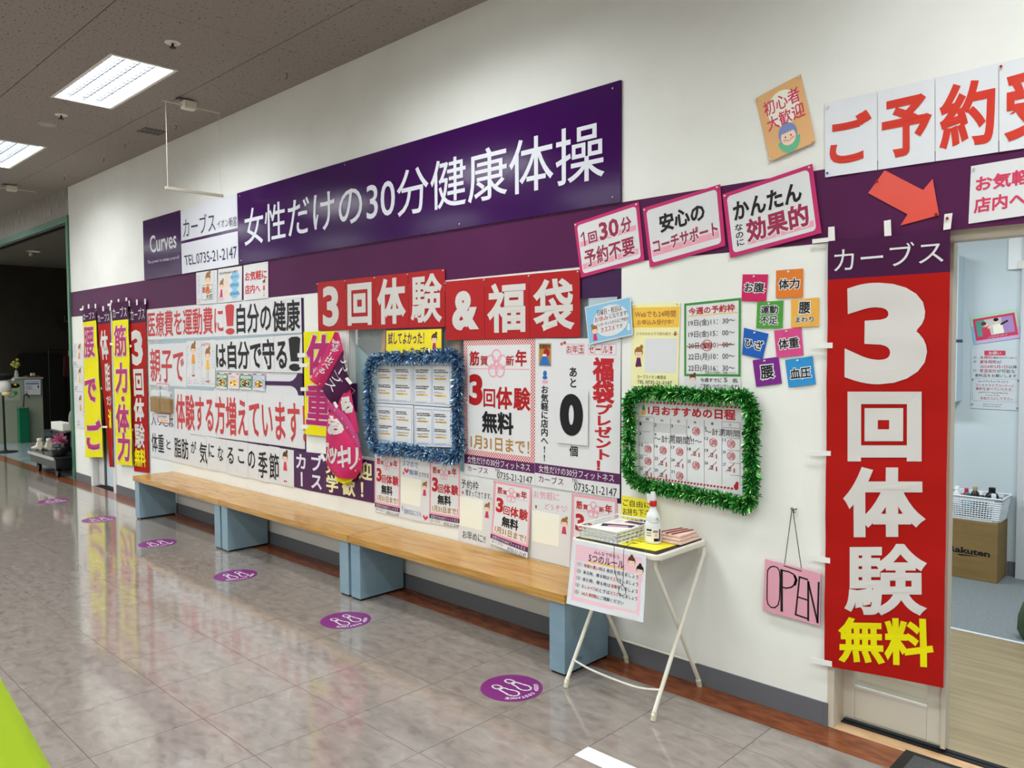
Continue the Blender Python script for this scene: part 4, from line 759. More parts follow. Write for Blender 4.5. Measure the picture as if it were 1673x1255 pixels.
r = empty('red_arrow', min(pts, key=lambda q: q[2]), 'laminated coral red arrow pointing down to the doorway', 'arrow'); MB().prism(pts, (0, .001, 0)).build('arrow', M('laminated_coral', '#dd5346', .18), r)
for x, y in zh((825, 695), (1165, 885)): MB().lathe(W(x, y, -.006), [(.003, 0), (.0055, -.005), (.004, -.009)], 8, axis=1).build('pin', PINR, r)
a, d = W(1586.5, 271.6, -.004), W(1582.2, 365.8, -.004); okigaru([a, a+[.25, 0, .006], d+[.255, 0, .012], d], 'white poster with rose lettering over the doorway, cut by the right picture edge', Y=1)
# ---- OPEN board
zo = lambda *a: zq((1200, 740), .2391, a)
p = Poster('open_board', 'pink board hand-lettered in black hanging by a cord from the wall', 'sign', Wq(zo((208, 725), (588, 825), (583, 1185), (192, 1077)), -.02), thick=.004); p.paper(M('board_pink', '#dc9fae', .6))
zo_ = lambda x, y: p.uv(1200+x*.2391, 740+y*.2391)
p.line([zo_(*q) for q in ((225, 830), (228, 800), (245, 780), (270, 775), (295, 785), (308, 810), (312, 860), (308, 1000), (298, 1040), (275, 1058), (250, 1055), (230, 1035), (222, 1000), (225, 830))], .005, BLACK)
p.line([zo_(*q) for q in ((322, 800), (323, 1080))], .011, BLACK); p.line([zo_(*q) for q in ((322, 802), (370, 812), (405, 830), (420, 860), (415, 895), (390, 918), (355, 925), (328, 918))], .006, BLACK); p.line([zo_(*q) for q in ((412, 842), (422, 868), (412, 900))], .011, BLACK)
p.line([zo_(*q) for q in ((500, 866), (445, 848), (418, 1105), (497, 1132))], .007, BLACK); p.line([zo_(*q) for q in ((435, 985), (495, 1005))], .006, BLACK); p.line([zo_(*q) for q in ((504, 1145), (504, 880), (568, 1160), (576, 885))], .008, BLACK); p.line([zo_(*q) for q in ((338, 772), (458, 808))], .004, BLACK)
h0 = W(1294, 831, -.012); MB().tube([W(*zo((342, 760))[0], -.021), h0+[0, 0, .0], h0+[.003, -.001, .001], W(*zo((457, 790))[0], -.021)], .0016, 5).tube([h0+[.012, 0, -.018], h0+[.004, -.002, -.006], h0+[.022, 0, .002]], .0022, 5).build('cord', BLACKP, p.root)
MB().lathe((h0[0], 0, h0[2]), [(.004, -.0005), (.0035, -.012), (.006, -.014), (.005, -.017)], 8, axis=1).build('hook', CHROME, p.root); p.done()
# ---- yellow leaflet card on the wall behind the table
p = Poster('leaflet_card', 'yellow card with black handwriting on the wall behind the spray bottle', 'card', Wq(zq((900, 780), .2071, ((560, 143), (838, 185), (842, 330), (555, 330))), -.012), bulge=lambda u, v: .012*math.sin(PI*u)+(.02*max(0, u-.8)*5)); p.paper(M('card_yellow', '#eee03a', .6), nu=10); p.text('ご自由に', (.05, .12, .85, .42), BLACK, .0); p.text('お持ち下さい', (.05, .5, .98, .82), BLACK, .0); p.done()
# ================================================================== HANGING BANNER FLAGS
def flagwave(a, k, ph): return lambda u, v: a*math.sin(2*PI*k*u+ph+1.5*v)*(.35+.65*v)+.0025*math.sin(26*v+2*u+ph)
def tabs(p, lst, name='tab'):
    for quad, Y in lst: MB().prism([W(x, y, Y) for x, y in quad], (0, .003, 0)).build(name, TAB, p.root)
def hb(x0, y0, x1, y1): return [(x0, y0), (x1, y0), (x1, y1), (x0, y1)]
# big red flag at the doorway
Yb = -.022
p = Poster('banner_flag', 'tall red banner with white and yellow characters beside the doorway', 'banner', L=Wq([(1353, 395), (1352, 459), (1346.5, 740), (1347, 1088)], Yb), R=Wq([(1553, 377), (1550, 447), (1546, 740), (1541.5, 1124)], Yb), bulge=lambda u, v: .004*math.sin(5*u+2)*v+.0022*math.sin(24*v+1.5*u)+.001*math.sin(61*v), group='hanging cloth banner flags', thick=.0008)
vh = .088
p.L = [p.L[0]+(p.L[3]-p.L[0])*k/3 for k in range(4)]; p.R = [p.R[0]+(p.R[3]-p.R[0])*k/3 for k in range(4)]
p.slab('header_cloth', CLOTHPURP, 0, 0, 1, vh, nu=10, nv=4); p.slab('cloth', CLOTHRED, 0, vh, 1, 1, nu=12, nv=60)
B = lambda x0, y0, x1, y1: [p.uv(x0, y0), p.uv(x1, y0), p.uv(x1, y1), p.uv(x0, y1)]
p.text('カーブス', [p.uv(1363, 406), p.uv(1541, 391), p.uv(1542, 428), p.uv(1363, 444)], WHITE, .0, h=.002, res=4)
for t, bx in (('3', (1380, 462, 1515, 628)), ('回', (1385, 640, 1506, 754)), ('体', (1378, 763, 1513, 878)), ('験', (1380, 889, 1515, 1006))): p.text(t, B(*bx), CLOTHW, {'験': .026, '体': .042}.get(t, .05), h=.002, res=5)
p.text('無料', [p.uv(1369, 1008), p.uv(1524, 1011), p.uv(1526, 1092), p.uv(1370, 1082)], CLOTHY, .032, h=.002)
tabs(p, [([(1353, 371), (1363, 370), (1364, 393), (1353, 394)], Yb+.002), ([(1327, 391), (1353, 388), (1354, 395), (1327, 398)], Yb+.002), ([(1444, 361), (1455, 359), (1456, 385), (1445, 386)], Yb-.003), ([(1543, 350), (1556, 348), (1553, 374), (1541, 376)], Yb-.003), (hb(1325, 560, 1360, 569), Yb-.003), (hb(1322, 737, 1357, 745), Yb-.003), ([(1320, 906), (1356, 912), (1356, 921), (1320, 915)], Yb-.003), ([(1323, 1074), (1359, 1081), (1359, 1090), (1323, 1083)], Yb-.003)])
MB().lathe(W(1548, 357, Yb-.003), [(.003, 0), (.0055, -.005), (.004, -.009)], 8, axis=1).build('pin', PINR, p.root); p.done()
# four flags at the far end
za = lambda *a: zq((110, 480), .1275, a); zb_ = lambda *a: zq((110, 640), .1275, a)
def flag(lab, tl, tr, br, bl, body, vhead, Y, items, amp=.006, ph=0.0, wt=CLOTHW):
    p = Poster('banner_flag', lab, 'banner', Wq([tl, tr, br, bl], Y), bulge=flagwave(amp, .8, ph), group='hanging cloth banner flags', thick=.0008); p.slab('header_cloth', CLOTHPURP, 0, 0, 1, vhead, nu=8, nv=4); p.slab('cloth', body, 0, vhead, 1, 1, nu=10, nv=40)
    p.text('カーブス', (.08, vhead*.28, .93, vhead*.85), WHITE, .0, h=.0025)
    for it in items: p.text(it[0], it[1], it[2], it[3], h=.003, outline=it[4] if len(it) > 4 else None, ob=.03)
    return p
p = flag('yellow banner with magenta characters nearest the shop corner', za((198, 205))[0], za((352, 178))[0], zb_((462, 840))[0], zb_((240, 842))[0], YEL, .085, -.04, [('腰', (.05, .12, .8, .33), MAG, .018, CLOTHW), ('で', (.06, .47, .78, .63), MAG, .04, CLOTHW), ('ご', (.1, .75, .98, .95), MAG, .04, CLOTHW)], .008)
tabs(p, [(za((190, 155), (205, 155), (205, 215), (190, 215)), -.033), (za((160, 190), (200, 185), (200, 212), (160, 216)), -.03), (za((262, 135), (280, 133), (282, 190), (264, 190)), -.033), (za((350, 130), (366, 128), (366, 190), (350, 192)), -.033), (zb_((430, 440), (510, 440), (510, 465), (430, 465)), -.033)]); p.done()
p = flag('narrow red banner folded behind the first yellow banner', za((378, 215))[0], za((545, 190))[0], zb_((598, 966))[0], zb_((552, 966))[0], CLOTHRED, .09, -.018, [('体', (.12, .13, .75, .32), CLOTHW, .03), ('脂', (.28, .34, .85, .52), CLOTHW, .016), ('だけ', (.25, .55, .95, .61), CLOTHW, .02), ('減', (.3, .63, .95, .76), YEL, .03)], .012, 1.2)
tabs(p, [(za((330, 215), (385, 205), (385, 238), (330, 245)), -.021), (za((448, 160), (466, 158), (468, 222), (450, 224)), -.021), (za((540, 150), (556, 148), (556, 215), (540, 217)), -.021), (za((350, 705), (400, 705), (400, 735), (350, 735)), -.021), (za((385, 1195), (440, 1200), (440, 1228), (385, 1225)), -.021)]); p.done()
p = flag('yellow banner with magenta characters beside the far red banner', za((568, 118))[0], za((770, 92))[0], zb_((838, 952))[0], zb_((640, 930))[0], YEL, .11, -.036, [('筋', (.1, .14, .85, .335), MAG, .02, CLOTHW), ('力', (.1, .37, .85, .56), MAG, .035, CLOTHW), ('・', (.4, .575, .6, .61), MAG, .03, CLOTHW), ('体', (.06, .625, .88, .80), MAG, .035, CLOTHW), ('力', (.08, .80, .88, .98), MAG, .035, CLOTHW)], .005, .6)
tabs(p, [(za((552, 85), (572, 82), (572, 150), (552, 152)), -.027), (za((515, 128), (560, 122), (560, 152), (515, 158)), -.027), (za((645, 68), (664, 66), (666, 135), (647, 137)), -.027), (za((745, 50), (764, 48), (764, 120), (745, 122)), -.027), (za((775, 655), (820, 655), (820, 688), (775, 688)), -.027), (za((545, 630), (580, 630), (580, 660), (545, 660)), -.027), (zb_((800, 475), (840, 475), (840, 505), (800, 505)), -.027)]); p.done()
p = flag('far red banner with white and yellow characters above the bench end', za((790, 125))[0], za((1005, 95))[0], zb_((1048, 1042))[0], zb_((855, 1020))[0], CLOTHRED, .12, -.014, [('3', (.1, .16, .78, .37), CLOTHW, .05), ('回', (.15, .39, .8, .55), CLOTHW, .04), ('体', (.1, .56, .82, .70), CLOTHW, .04), ('験', (.1, .71, .8, .86), CLOTHW, .02), ('無料', (.06, .86, .86, .97), YEL, .035)], .005, 2)
tabs(p, [(za((780, 88), (798, 86), (798, 160), (780, 162)), -.023), (za((742, 140), (785, 132), (785, 158), (742, 166)), -.023), (za((880, 75), (898, 73), (900, 145), (882, 147)), -.023), (za((985, 65), (1003, 63), (1005, 135), (987, 137)), -.023)]); p.done()
# yellow flag in the middle
p = Poster('banner_flag', 'yellow banner with magenta characters left of the twisted banner', 'banner', Wq([(496, 542.5), (549, 541), (534, 713.6), (498.6, 709.4)], -.02), bulge=lambda u, v: .003*math.sin(4*u+.5)*v, group='hanging cloth banner flags', thick=.0008); p.slab('cloth', YEL, nu=10, nv=30)
p.text('体', (.1, .03, 1.0, .42), MAG, .035, h=.003, outline=CLOTHW, ob=.03); p.text('重', (.07, .5, 1.05, .9), MAG, .025, h=.003, outline=CLOTHW, ob=.025)
tabs(p, [(hb(486, 577, 499, 584), -.023), (hb(489, 594, 502, 600), -.023), (hb(491, 633, 500, 639), -.023), (hb(491, 694, 503, 701), -.023)]); p.done()
# small posters by the shop corner
for k, (q, lab) in enumerate(((((78, 635), (205, 640), (208, 940), (62, 935)), 'small handwritten poster by the shop corner, top of three'), (((85, 945), (207, 945), (208, 1250), (85, 1250)), 'small handwritten poster by the shop corner, middle of three'), (((90, 1260), (208, 1258), (222, 1730), (120, 1715)), 'small handwritten poster by the shop corner, lowest of three'))):
    p = Poster('handwritten_poster', lab, 'poster', Wq(za(*q), -.004), bulge=curl(.002)); p.paper(); p.woman(.62, .25, .09, ORANGE if k != 1 else AMBER); p.scrib(.05, .06, .35, .6, 7, (NAVY, BLUE, TEAL)[k], seed=150+k); p.scrib(.06, .78, .5, .96, 2, MAG, .003, 155+k); p.scrib(.78, .3, .97, .7, 4, INKRED, seed=160+k); p.done()
# twisted magenta banner
zt = lambda Y, *a: [W(500+x*.215, 540+y*.215, Y) for x, y in a]
ztp = lambda x, y: (500+x*.215, 540+y*.215)
root = empty('twisted_banner', W(*ztp(290, 1165), -.02), 'magenta and purple banner twisted into a bundle beside the window', 'banner')
def patch(nm, mat, L, R, Y, amp, nv=16, extra=None):
    p = Poster(nm, '', '', L=zt(Y-.022, *L), R=zt(Y-.022, *R), bulge=lambda u, v: amp*math.sin(PI*min(max(u, 0), 1))+.004*math.sin(7*v+4*u), thick=.0015, parent=root); p.slab(nm, mat, nu=10, nv=nv); return p
def star(p, x, y, r=.012):
    u, v = p.uv(*ztp(x, y)); c_ = p.P(u, v, .004); p._p('star', AMBER).add([c_+np.array([(r if k % 2 == 0 else r*.35)*math.cos(k*PI/4), 0, (r if k % 2 == 0 else r*.35)*math.sin(k*PI/4)]) for k in range(8)], [tuple(range(8))])
p = patch('lower_cloth', CLOTHPINK, [(180, 590), (160, 720), (152, 840), (150, 1010), (180, 1060), (235, 1112)], [(235, 640), (330, 770), (410, 880), (432, 980), (420, 1060), (368, 1128)], -.02, .035, 24)
Q = lambda *a: [p.uv(*ztp(*q)) for q in a]
p.text('ス', Q((150, 850), (180, 850), (185, 1005), (150, 1005)), CLOTHW, .05, h=.003); p.text('ッ', Q((178, 885), (240, 890), (235, 1025), (178, 1010)), CLOTHW, .05, h=.003); p.text('キ', Q((240, 865), (330, 880), (320, 1045), (240, 1040)), CLOTHW, .035, h=.003); p.text('リ', Q((318, 885), (402, 890), (385, 1050), (318, 1065)), CLOTHW, .04, h=.003)
p.text('お', Q((170, 640), (262, 660), (300, 795), (160, 790)), CLOTHW, .09, h=.003); star(p, 410, 978); star(p, 380, 1065); p.done()
p = patch('upper_fold', CLOTHPINK, [(235, 590), (290, 650), (330, 700), (385, 780)], [(325, 425), (350, 520), (375, 620), (398, 770)], -.028, .012)
p.text('ら', Q((255, 520), (335, 480), (380, 650), (290, 640)), CLOTHW, .1, h=.003); p.done()
p = patch('star_band', CLOTHLMAG, [(148, 488), (175, 600), (250, 690), (330, 790), (408, 885)], [(152, 486), (240, 588), (320, 655), (385, 770), (412, 888)], -.034, .012)
for x, y in ((176, 538), (222, 605), (278, 668), (315, 737), (367, 808)): star(p, x, y)
p.done()
p = patch('purple_fold', CLOTHPURP, [(285, 150), (205, 292), (125, 435)], [(350, 410), (295, 500), (235, 590)], -.032, .02)
p.vtext('カーブス', [p.uv(*ztp(300, 165)), p.uv(*ztp(335, 300)), p.uv(*ztp(215, 480)), p.uv(*ztp(135, 405))], WHITE, .0, h=.003); p.done()
p = patch('pink_fold', CLOTHPINK, [(225, 12), (120, 215), (30, 370)], [(242, 14), (285, 150), (125, 435)], -.036, .015)
p.vtext('試せる！比べる！', [p.uv(*ztp(205, 60)), p.uv(*ztp(262, 85)), p.uv(*ztp(118, 385)), p.uv(*ztp(65, 345))], WHITE, .02, h=.003); star(p, 45, 355); star(p, 108, 405); p.done()
p = patch('yellow_tip', YEL, [(218, 1095), (238, 1150), (285, 1165)], [(368, 1112), (345, 1148), (300, 1166)], -.018, .008, 8); star(p, 290, 1140); p.done()
tabs(p, [([ztp(*q) for q in ((295, 365), (315, 355), (352, 400), (332, 412))], -.08), ([ztp(*q) for q in ((205, 548), (220, 540), (244, 578), (228, 594))], -.08), ([ztp(*q) for q in ((108, 942), (125, 935), (148, 985), (132, 998))], -.05)])
# purple card behind it
p = Poster('purple_card', 'dark purple card with a red triangle edge behind the twisted banner', 'card', Wq([ztp(*q) for q in ((330, 400), (390, 402), (390, 620), (335, 620))], -.003)); p.paper(M('sheet_purple')); p.poly([(.1, .12), (.7, .26), (.1, .42)], RED); p.line([(.1, .12), (.7, .26), (.1, .42)], .005, WHITE); p.done()
# boards and easel inside the right window
def inside(n, lab, cat, poly, Y, mat, d=.01):
    pts = [W(x, y, Y) for x, y in poly]
    for q in pts: q[0] = min(max(q[0], W2[0]+.03), W2[1]-.03); q[2] = min(max(q[2], W2[2]+.03), W2[3]-.03)
    r = empty(n, (pts[0][0], Y, min(q[2] for q in pts)), lab, cat); MB().prism(pts, (0, d, 0)).build('board', mat, r); return r, pts
GBM = noise_mat('grey_board', ['#868989', '#919494'], 30, .8); r, pts = inside('grey_board', 'grey speckled pin board standing behind the right window', 'board', [(545, 470), (960, 400), (960, 640), (545, 760)], .075, GBM)
for x, y in ((572, 555), (586, 553), (571, 566), (605, 545), (616, 551), (612, 543)): MB().lathe(W(x, y, .074), [(.004, 0), (.005, -.004), (.002, -.006)], 8, axis=1).build('pin', WFR, r)
inside('teal_board', 'pale teal panel with slanted top behind the right window', 'board', [(566, 562), (607, 590), (700, 650), (760, 700), (760, 830), (566, 800)], .055, M('teal_panel', '#93b0b2', .6), .008)
r = empty('easel', W(624, 580, .04), 'light wooden easel poles behind the blue tinsel', 'easel'); WD = noise_mat('pale_wood', ['#b08a5e', '#c09a6c'], 8, .6, (6, 6, .6))
for x0, x1, xt0, xt1 in ((619, 627, 626, 631), (738, 749, 742, 752)): pts = [W(xt0, 538, .036), W(xt1, 538, .036), W(x1, 600, .036), W(x0, 600, .036)]; MB().prism(pts, (0, .015, 0)).build('pole', WD, r)
# ================================================================== FURNITURE AND THINGS ON THE FLOOR
# ---- benches
SEATM = noise_mat('bench_wood', ['#9a6a30', '#b4853f', '#c4984f'], 7, .22, (.5, 9, 9), 5, rvar=.06); 
PAINT = noise_mat('bench_blue_paint', ['#7d97a5', '#859fad'], 3, .4); WORN = noise_mat('bench_worn_paint', ['#4c6472', '#7894a4', '#829cab'], 6, .45, (1, 1, 3), 8, pos=[.2, .3, .7])
BX = [(-6.585, -4.835, 'far bench by the banners, wooden seat on blue ends', PAINT), (-4.832, -3.078, 'middle bench of three, wooden seat on blue ends', PAINT), (-3.072, -1.285, 'near bench with scuffed blue ends beside the folding table', WORN)]
for x0, x1, lab, pm in BX:
    r = empty('bench', ((x0+x1)/2, -.19, 0), lab, 'bench', 'three wall benches')
    MB().box((x0, -.385, .357), (x1, -.008, .402)).build('seat', SEATM, r, bevel=.003)
    for a in (x0+.012, x1-.108):
        lg = MB().box((a, -.372, .012), (a+.098, -.03, .357)).build('leg', pm, r, bevel=.003); MB().box((a+.006, -.362, 0), (a+.092, -.04, .012)).build('foot_plinth', BLACKP, lg)
# ---- keep-distance floor stickers
STK = M('sticker_purple', '#75286f', .35)
SL = ['nearest the folding table', 'second from the folding table', 'third from the folding table', 'fourth from the folding table', 'fifth from the folding table', 'farthest, near the shop']
for k in range(6):
    cx_, cy_ = -1.4-1.342*k, -.63; R_ = .145; c0 = np.array([cx_, cy_, .0011]); rt, up = np.array([0, -1., 0]), np.array([1., 0, 0])   # the print faces along the corridor
    p = Poster('floor_sticker', 'round purple keep-distance floor sticker, '+SL[k], 'sticker', [c0-R_*rt+R_*up, c0+R_*rt+R_*up, c0+R_*rt-R_*up, c0-R_*rt-R_*up], normal=(0, 0, 1), group='keep-distance floor stickers')
    MB().lathe((cx_, cy_, 0), [(R_, .0002), (R_, .0011), (.001, .0011)], 40).build('disc', STK, p.root); loc = lambda a, b: (.5+a/2, .5-b/2)
    for sg_ in (-1, 1):
        heel = [(-.1, -.24), (-.13, -.36), (-.09, -.5), (0, -.55), (.09, -.5), (.13, -.36), (.1, -.24), (-.1, -.24)]; sole = [(-.1, -.17), (.1, -.17), (.13, .05), (.2, .25), (.19, .4), (.1, .52), (-.02, .54), (-.13, .46), (-.17, .3), (-.13, .08), (-.1, -.17)]
        for sh in (heel, sole): p.line([loc(.29*sg_+x*(-sg_), y) for x, y in sh], .0085, WHITE, .0006, 'footprint')
    txt = 'KEEP DISTANCE'
    for i, ch in enumerate(txt):
        if ch == ' ': continue
        ang = PI/2-(i-6)*.165; ra, rb = .72, .86; pt = lambda r_, d: loc(r_*math.cos(ang+d), r_*math.sin(ang+d)); hw = .03 if ch == 'I' else .068
        p.text(ch, [pt(rb, hw), pt(rb, -hw), pt(ra, -hw), pt(ra, hw)], WHITE, .012, .0006)
    p.done()
# ---- white tape on the floor, door mat
a, b = -.805, -.2; o = MB().box((-.802, -.9, .0002), (.1, -.815, .0012)).build('floor_tape', M('tape_white', '#e8ecec', .35)); tag(o, 'strip of white tape stuck on the floor at the bottom edge', 'tape')
r = empty('door_mat', (.6, -.1, 0), 'black-edged dark grey door mat in front of the doorway', 'mat'); MB().box((.115, -.62, .0006), (1.05, .01, .006)).build('edge', BLACKP, r, bevel=.002); MB().box((.155, -.585, .006), (1.01, -.022, .0085)).build('pile', noise_mat('mat_pile', ['#3c3d3c', '#4c4e4c'], 120, .95), r)
# ---- folding table
TW = M('table_ivory', '#dcd9cb', .4); r = empty('folding_table', (-.97, -.22, 0), 'small ivory folding table with crossed tube legs against the wall', 'table')
tx0, tx1, ty0, ty1, tz = -1.225, -.735, -.425, -.015, .695
def rr_prism(x0, x1, y0, y1, z0, z1, rad):
    pts = []
    for cx_, cy_, s_ in ((x1-rad, y1-rad, 0), (x0+rad, y1-rad, 1), (x0+rad, y0+rad, 2), (x1-rad, y0+rad, 3)):
        for k in range(7): an = PI/2*(s_+k/6); pts.append((cx_+rad*math.cos(an), cy_+rad*math.sin(an), z0))
    return MB().prism(pts, (0, 0, z1-z0))
rr_prism(tx0, tx1, ty0, ty1, tz-.024, tz, .045).build('table_top', TW, r, bevel=.006); rr_prism(tx0+.02, tx1-.02, ty0+.02, ty1-.015, tz, tz+.0015, .01).build('top_inlay', BLACKP, r)
for sx in (0, 1):
    xa = -1.205 if sx == 0 else -.755; xi = xa+(.02 if sx == 0 else -.02)
    for nm, xx, ytop, ybot in (('leg', xa-.015*(1-2*sx), -.05, -.455), ('leg', xi, -.39, -.02)):
        xb_ = xx; lg = MB().tube([(xb_, ytop+(.03 if ytop > -.2 else -.02)*0, tz-.03), (xb_, ytop, tz-.06), (xb_, ybot, .02)], .0095, 10).build(nm, TW, r, smooth=True)
        MB().tube([(xb_, ybot+(.012 if ybot > -.2 else -.012)*-1, .035), (xb_, ybot, 0)], .0125, 10).build('rubber_foot', M('rubber_cream', '#c4bfa8', .6), lg, smooth=True)
MB().tube(catmull([(-1.22, -.40, .115), (-1.12, -.4, .098), (-.98, -.4, .09), (-.85, -.4, .092), (-.74, -.4, .115)], 6, False), .0048, 8).build('stretcher', TW, r, smooth=True)
MB().tube([(-1.19, -.05, .12), (-.775, -.05, .12)], .0048, 8).build('stretcher', TW, r, smooth=True)
MB().tube([(-1.2, -.365, tz-.034), (-.76, -.365, tz-.034)], .008, 8).tube([(-1.2, -.06, tz-.034), (-.76, -.06, tz-.034)], .008, 8).build('top_rail', TW, r, smooth=True)
# rule sheet hanging from the table's front edge
Yt = -.438
q = [W(x, y, Yt) for x, y in zq((900, 780), .2071, ((172, 490), (752, 612), (740, 1140), (135, 990)))]
p = Poster('rule_sheet', 'pink laminated sheet of five numbered rules hanging off the folding table', 'sheet', q, bulge=lambda u, v: .006*math.sin(PI*u)*v+.012*v*v); p.paper(M('laminated_white')); p.rect(.06, .06, .95, .92, PALEPINK, .0004, 'panel', 6, 8); p.rect(.1, .3, .91, .86, WHITE, .0006, 'list_panel', 6, 8); p.rect(.25, .265, .74, .29, AMBER, .0005)
p.text('みんなで守ろう', (.32, .09, .66, .15), NAVY, .0, h=.0014); p.text('5つのルール', (.25, .165, .73, .275), NAVY, .01, h=.0014)
p.woman(.82, .15, .04, PALEPINK, DBROWN, False, .0008, 0); p.woman(.93, .25, .038, PALEPINK, BLACK, False, .0008, 0)
for k, (n_, a1, a2, a3) in enumerate((('①', '体調の悪い時', 'は 来店を控えましょう', ''), ('②', '', '来る時、帰る時は ', 'マスク|をしましょう'), ('③', '', '来た時、帰る時は ', '消毒|をしましょう'), ('④', 'おしゃべり', 'のときは ', 'マスク|をしましょう'), ('⑤', '24人制限', 'にご理解ください', ''))):
    v = .325+.107*k; p.text(n_, (.1, v, .16, v+.055), NAVY, .0, h=.0014); x = .19; segs = [(a1, INKRED), (a2, NAVY)]+([(a3.split('|')[0], INKRED), (a3.split('|')[1], NAVY)] if a3 else []); tot = sum(len(s_) for s_, _ in segs); wd = (.73 if k < 4 else .57)/tot
    for s_, m_ in segs:
        if s_: p.text(s_.strip(), (x, v, x+wd*len(s_)-.005, v+.058), m_, .008, h=.0014); x += wd*len(s_)
p.rect(.62, .9, .93, .985, WHITE, .0009, 'tape_patch'); p.done()
mb = MB()
for pts in ([(500, 540), (497, 640), (505, 740), (530, 820), (570, 850)], [(620, 530), (580, 560), (572, 640), (572, 760), (566, 850)]): mb.tube(catmull([W(900+x*.2071, 780+y*.2071, Yt-.022) for x, y in pts], 6, False), .0012, 5)
mb.tube(catmull([W(900+x*.2071, 780+y*.2071, Yt-.024) for x, y in ((560, 850), (535, 890), (540, 920), (565, 935), (590, 915), (585, 880))], 6), .0012, 5)
c0 = W(900+565*.2071, 780+935*.2071, Yt-.022); r = empty('hanging_cord', c0, 'thin black cord looped over the hanging rule sheet', 'cord'); mb.build('cord', BLACKP, r)
# ---- things on the table
TZ = tz+.0016
F_ = lambda x, y, z=TZ: FL(930+x*.13748, 780+y*.13748, z)
p = Poster('yellow_mat', 'yellow sheet with black handwriting lying on the folding table', 'sheet', [F_(145, 668), (-.79, -.07, TZ), F_(1040, 862), F_(150, 690)][0:0] or [(-1.19, -.055, TZ+.001), (-.775, -.055, TZ+.001), (-.79, -.365, TZ+.001), (-1.195, -.385, TZ+.001)], normal=(0, 0, 1)); p.paper(M('card_yellow')); p.scrib(.05, .86, .6, .97, 1, BLACK, .004, 201, fill=.9); p.scrib(.5, .6, .7, .9, 2, BLACK, .004, 202); p.done()
ZT = TZ+.0022
CLR = M('clear_plastic', '#e6e9e6', .15, alpha=.45); 
# pamphlet tray
c = np.array([-1.085, -.235]); r = empty('pamphlet_tray', (c[0], c[1], ZT), 'translucent white grid tray of pamphlets on the folding table', 'tray')
ang = .0; TRM = M('tray_white', '#e2e4e0', .25)
hx, hy, th = .115, .155, .055
MB().box((c[0]-hx+.012, c[1]-hy+.012, ZT), (c[0]+hx-.012, c[1]+hy-.012, ZT+.003)).build('tray_base', TRM, r)
for nm, (a, b) in (('tray_side', ((-hx, -hy), (hx, -hy))), ('tray_side', ((hx, -hy), (hx, hy))), ('tray_side', ((hx, hy), (-hx, hy))), ('tray_side', ((-hx, hy), (-hx, -hy)))):
    A = np.array([c[0]+a[0], c[1]+a[1], ZT+th]); Bq = np.array([c[0]+b[0], c[1]+b[1], ZT+th]); ins = .012
    A2 = np.array([c[0]+a[0]*(1-ins/hx), c[1]+a[1]*(1-ins/hy), ZT]); B2 = np.array([c[0]+b[0]*(1-ins/hx), c[1]+b[1]*(1-ins/hy), ZT]); mb = MB(); n_ = 9
    for k in range(n_+1): t = k/n_; mb.tube([A*(1-t)+Bq*t, A2*(1-t)+B2*t], .0025, 4)
    for h_ in (0, .33, .66, 1): mb.tube([A*(1-h_)+A2*h_, Bq*(1-h_)+B2*h_], .003 if h_ else .0045, 5)
    mb.build(nm, TRM, r)
PC = [('#e8e4dc', 'white'), ('#e6dfd0', 'cream'), ('#d8d4cf', 'pale grey'), ('#eceae6', 'bright white')]
for k in range(8):
    z_ = ZT+.004+k*.005; hx_, nm = PC[k % 4]; ox, oy = random.uniform(-.006, .006), random.uniform(-.006, .006); rr = empty('pamphlet', (c[0]+ox, c[1]+oy, z_), 'folded pamphlet lying in the stack in the grid tray', 'pamphlet', 'pamphlets in the grid tray')
    MB().box((c[0]+ox-.085, c[1]+oy-.125, z_), (c[0]+ox+.085, c[1]+oy+.125, z_+.0045)).build('booklet', M('booklet_'+nm.replace(' ', '_'), hx_, .4), rr)
    if k == 7:
        rr['label'] = 'top pamphlet with purple and blue print in the grid tray'; rr.pop('group') if 'group' in rr else None
        pp = Poster('', '', '', [(c[0]+ox-.084, c[1]+oy+.124, z_+.0046), (c[0]+ox+.084, c[1]+oy+.124, z_+.0046), (c[0]+ox+.084, c[1]+oy-.124, z_+.0046), (c[0]+ox-.084, c[1]+oy-.124, z_+.0046)], normal=(0, 0, 1), parent=rr)
        pp.rect(.4, .02, 1, .2, PURP, .0003, 'cover_print'); pp.poly([(.05, .55), (.9, .3), (.98, .5), (.2, .75)], NAVY, .0003, 'cover_print'); pp.poly([(.3, .6), (.8, .42), (.85, .5), (.35, .68)], PINK, .0005, 'cover_print'); pp.scrib(.08, .08, .36, .3, 4, GREY, .0012, 210); pp.done()
# clear sleeve of leaflets behind the tray
# spray bottle
bx_, by_ = F_(965, 790)[:2]; by_ += .02; r = empty('spray_bottle', (bx_, by_, ZT), 'white spray bottle with red collar on the folding table', 'spray bottle'); BOT = M('bottle_milky', '#dfe4e4', .25); 
MB().lathe((bx_, by_, ZT), [(.036, 0), (.04, .004), (.04, .075), (.038, .086), (.033, .096), (.0315, .103), (.033, .11), (.032, .122), (.024, .138), (.016, .152), (.0135, .166)], 24, sy=.8).build('body', BOT, r, smooth=True)
MB().lathe((bx_, by_, ZT), [(.016, .166), (.0165, .168), (.0165, .188), (.015, .19)], 20).build('collar', M('collar_red', '#c01822', .35), r, smooth=True)
MB().prism([(bx_-.014, by_-.008, ZT+.19), (bx_+.012, by_-.008, ZT+.19), (bx_+.012, by_-.008, ZT+.205), (bx_+.006, by_-.008, ZT+.232), (bx_-.008, by_-.008, ZT+.23), (bx_-.012, by_-.008, ZT+.21)], (0, .016, 0)).build('spray_head', BOT, r, bevel=.002)
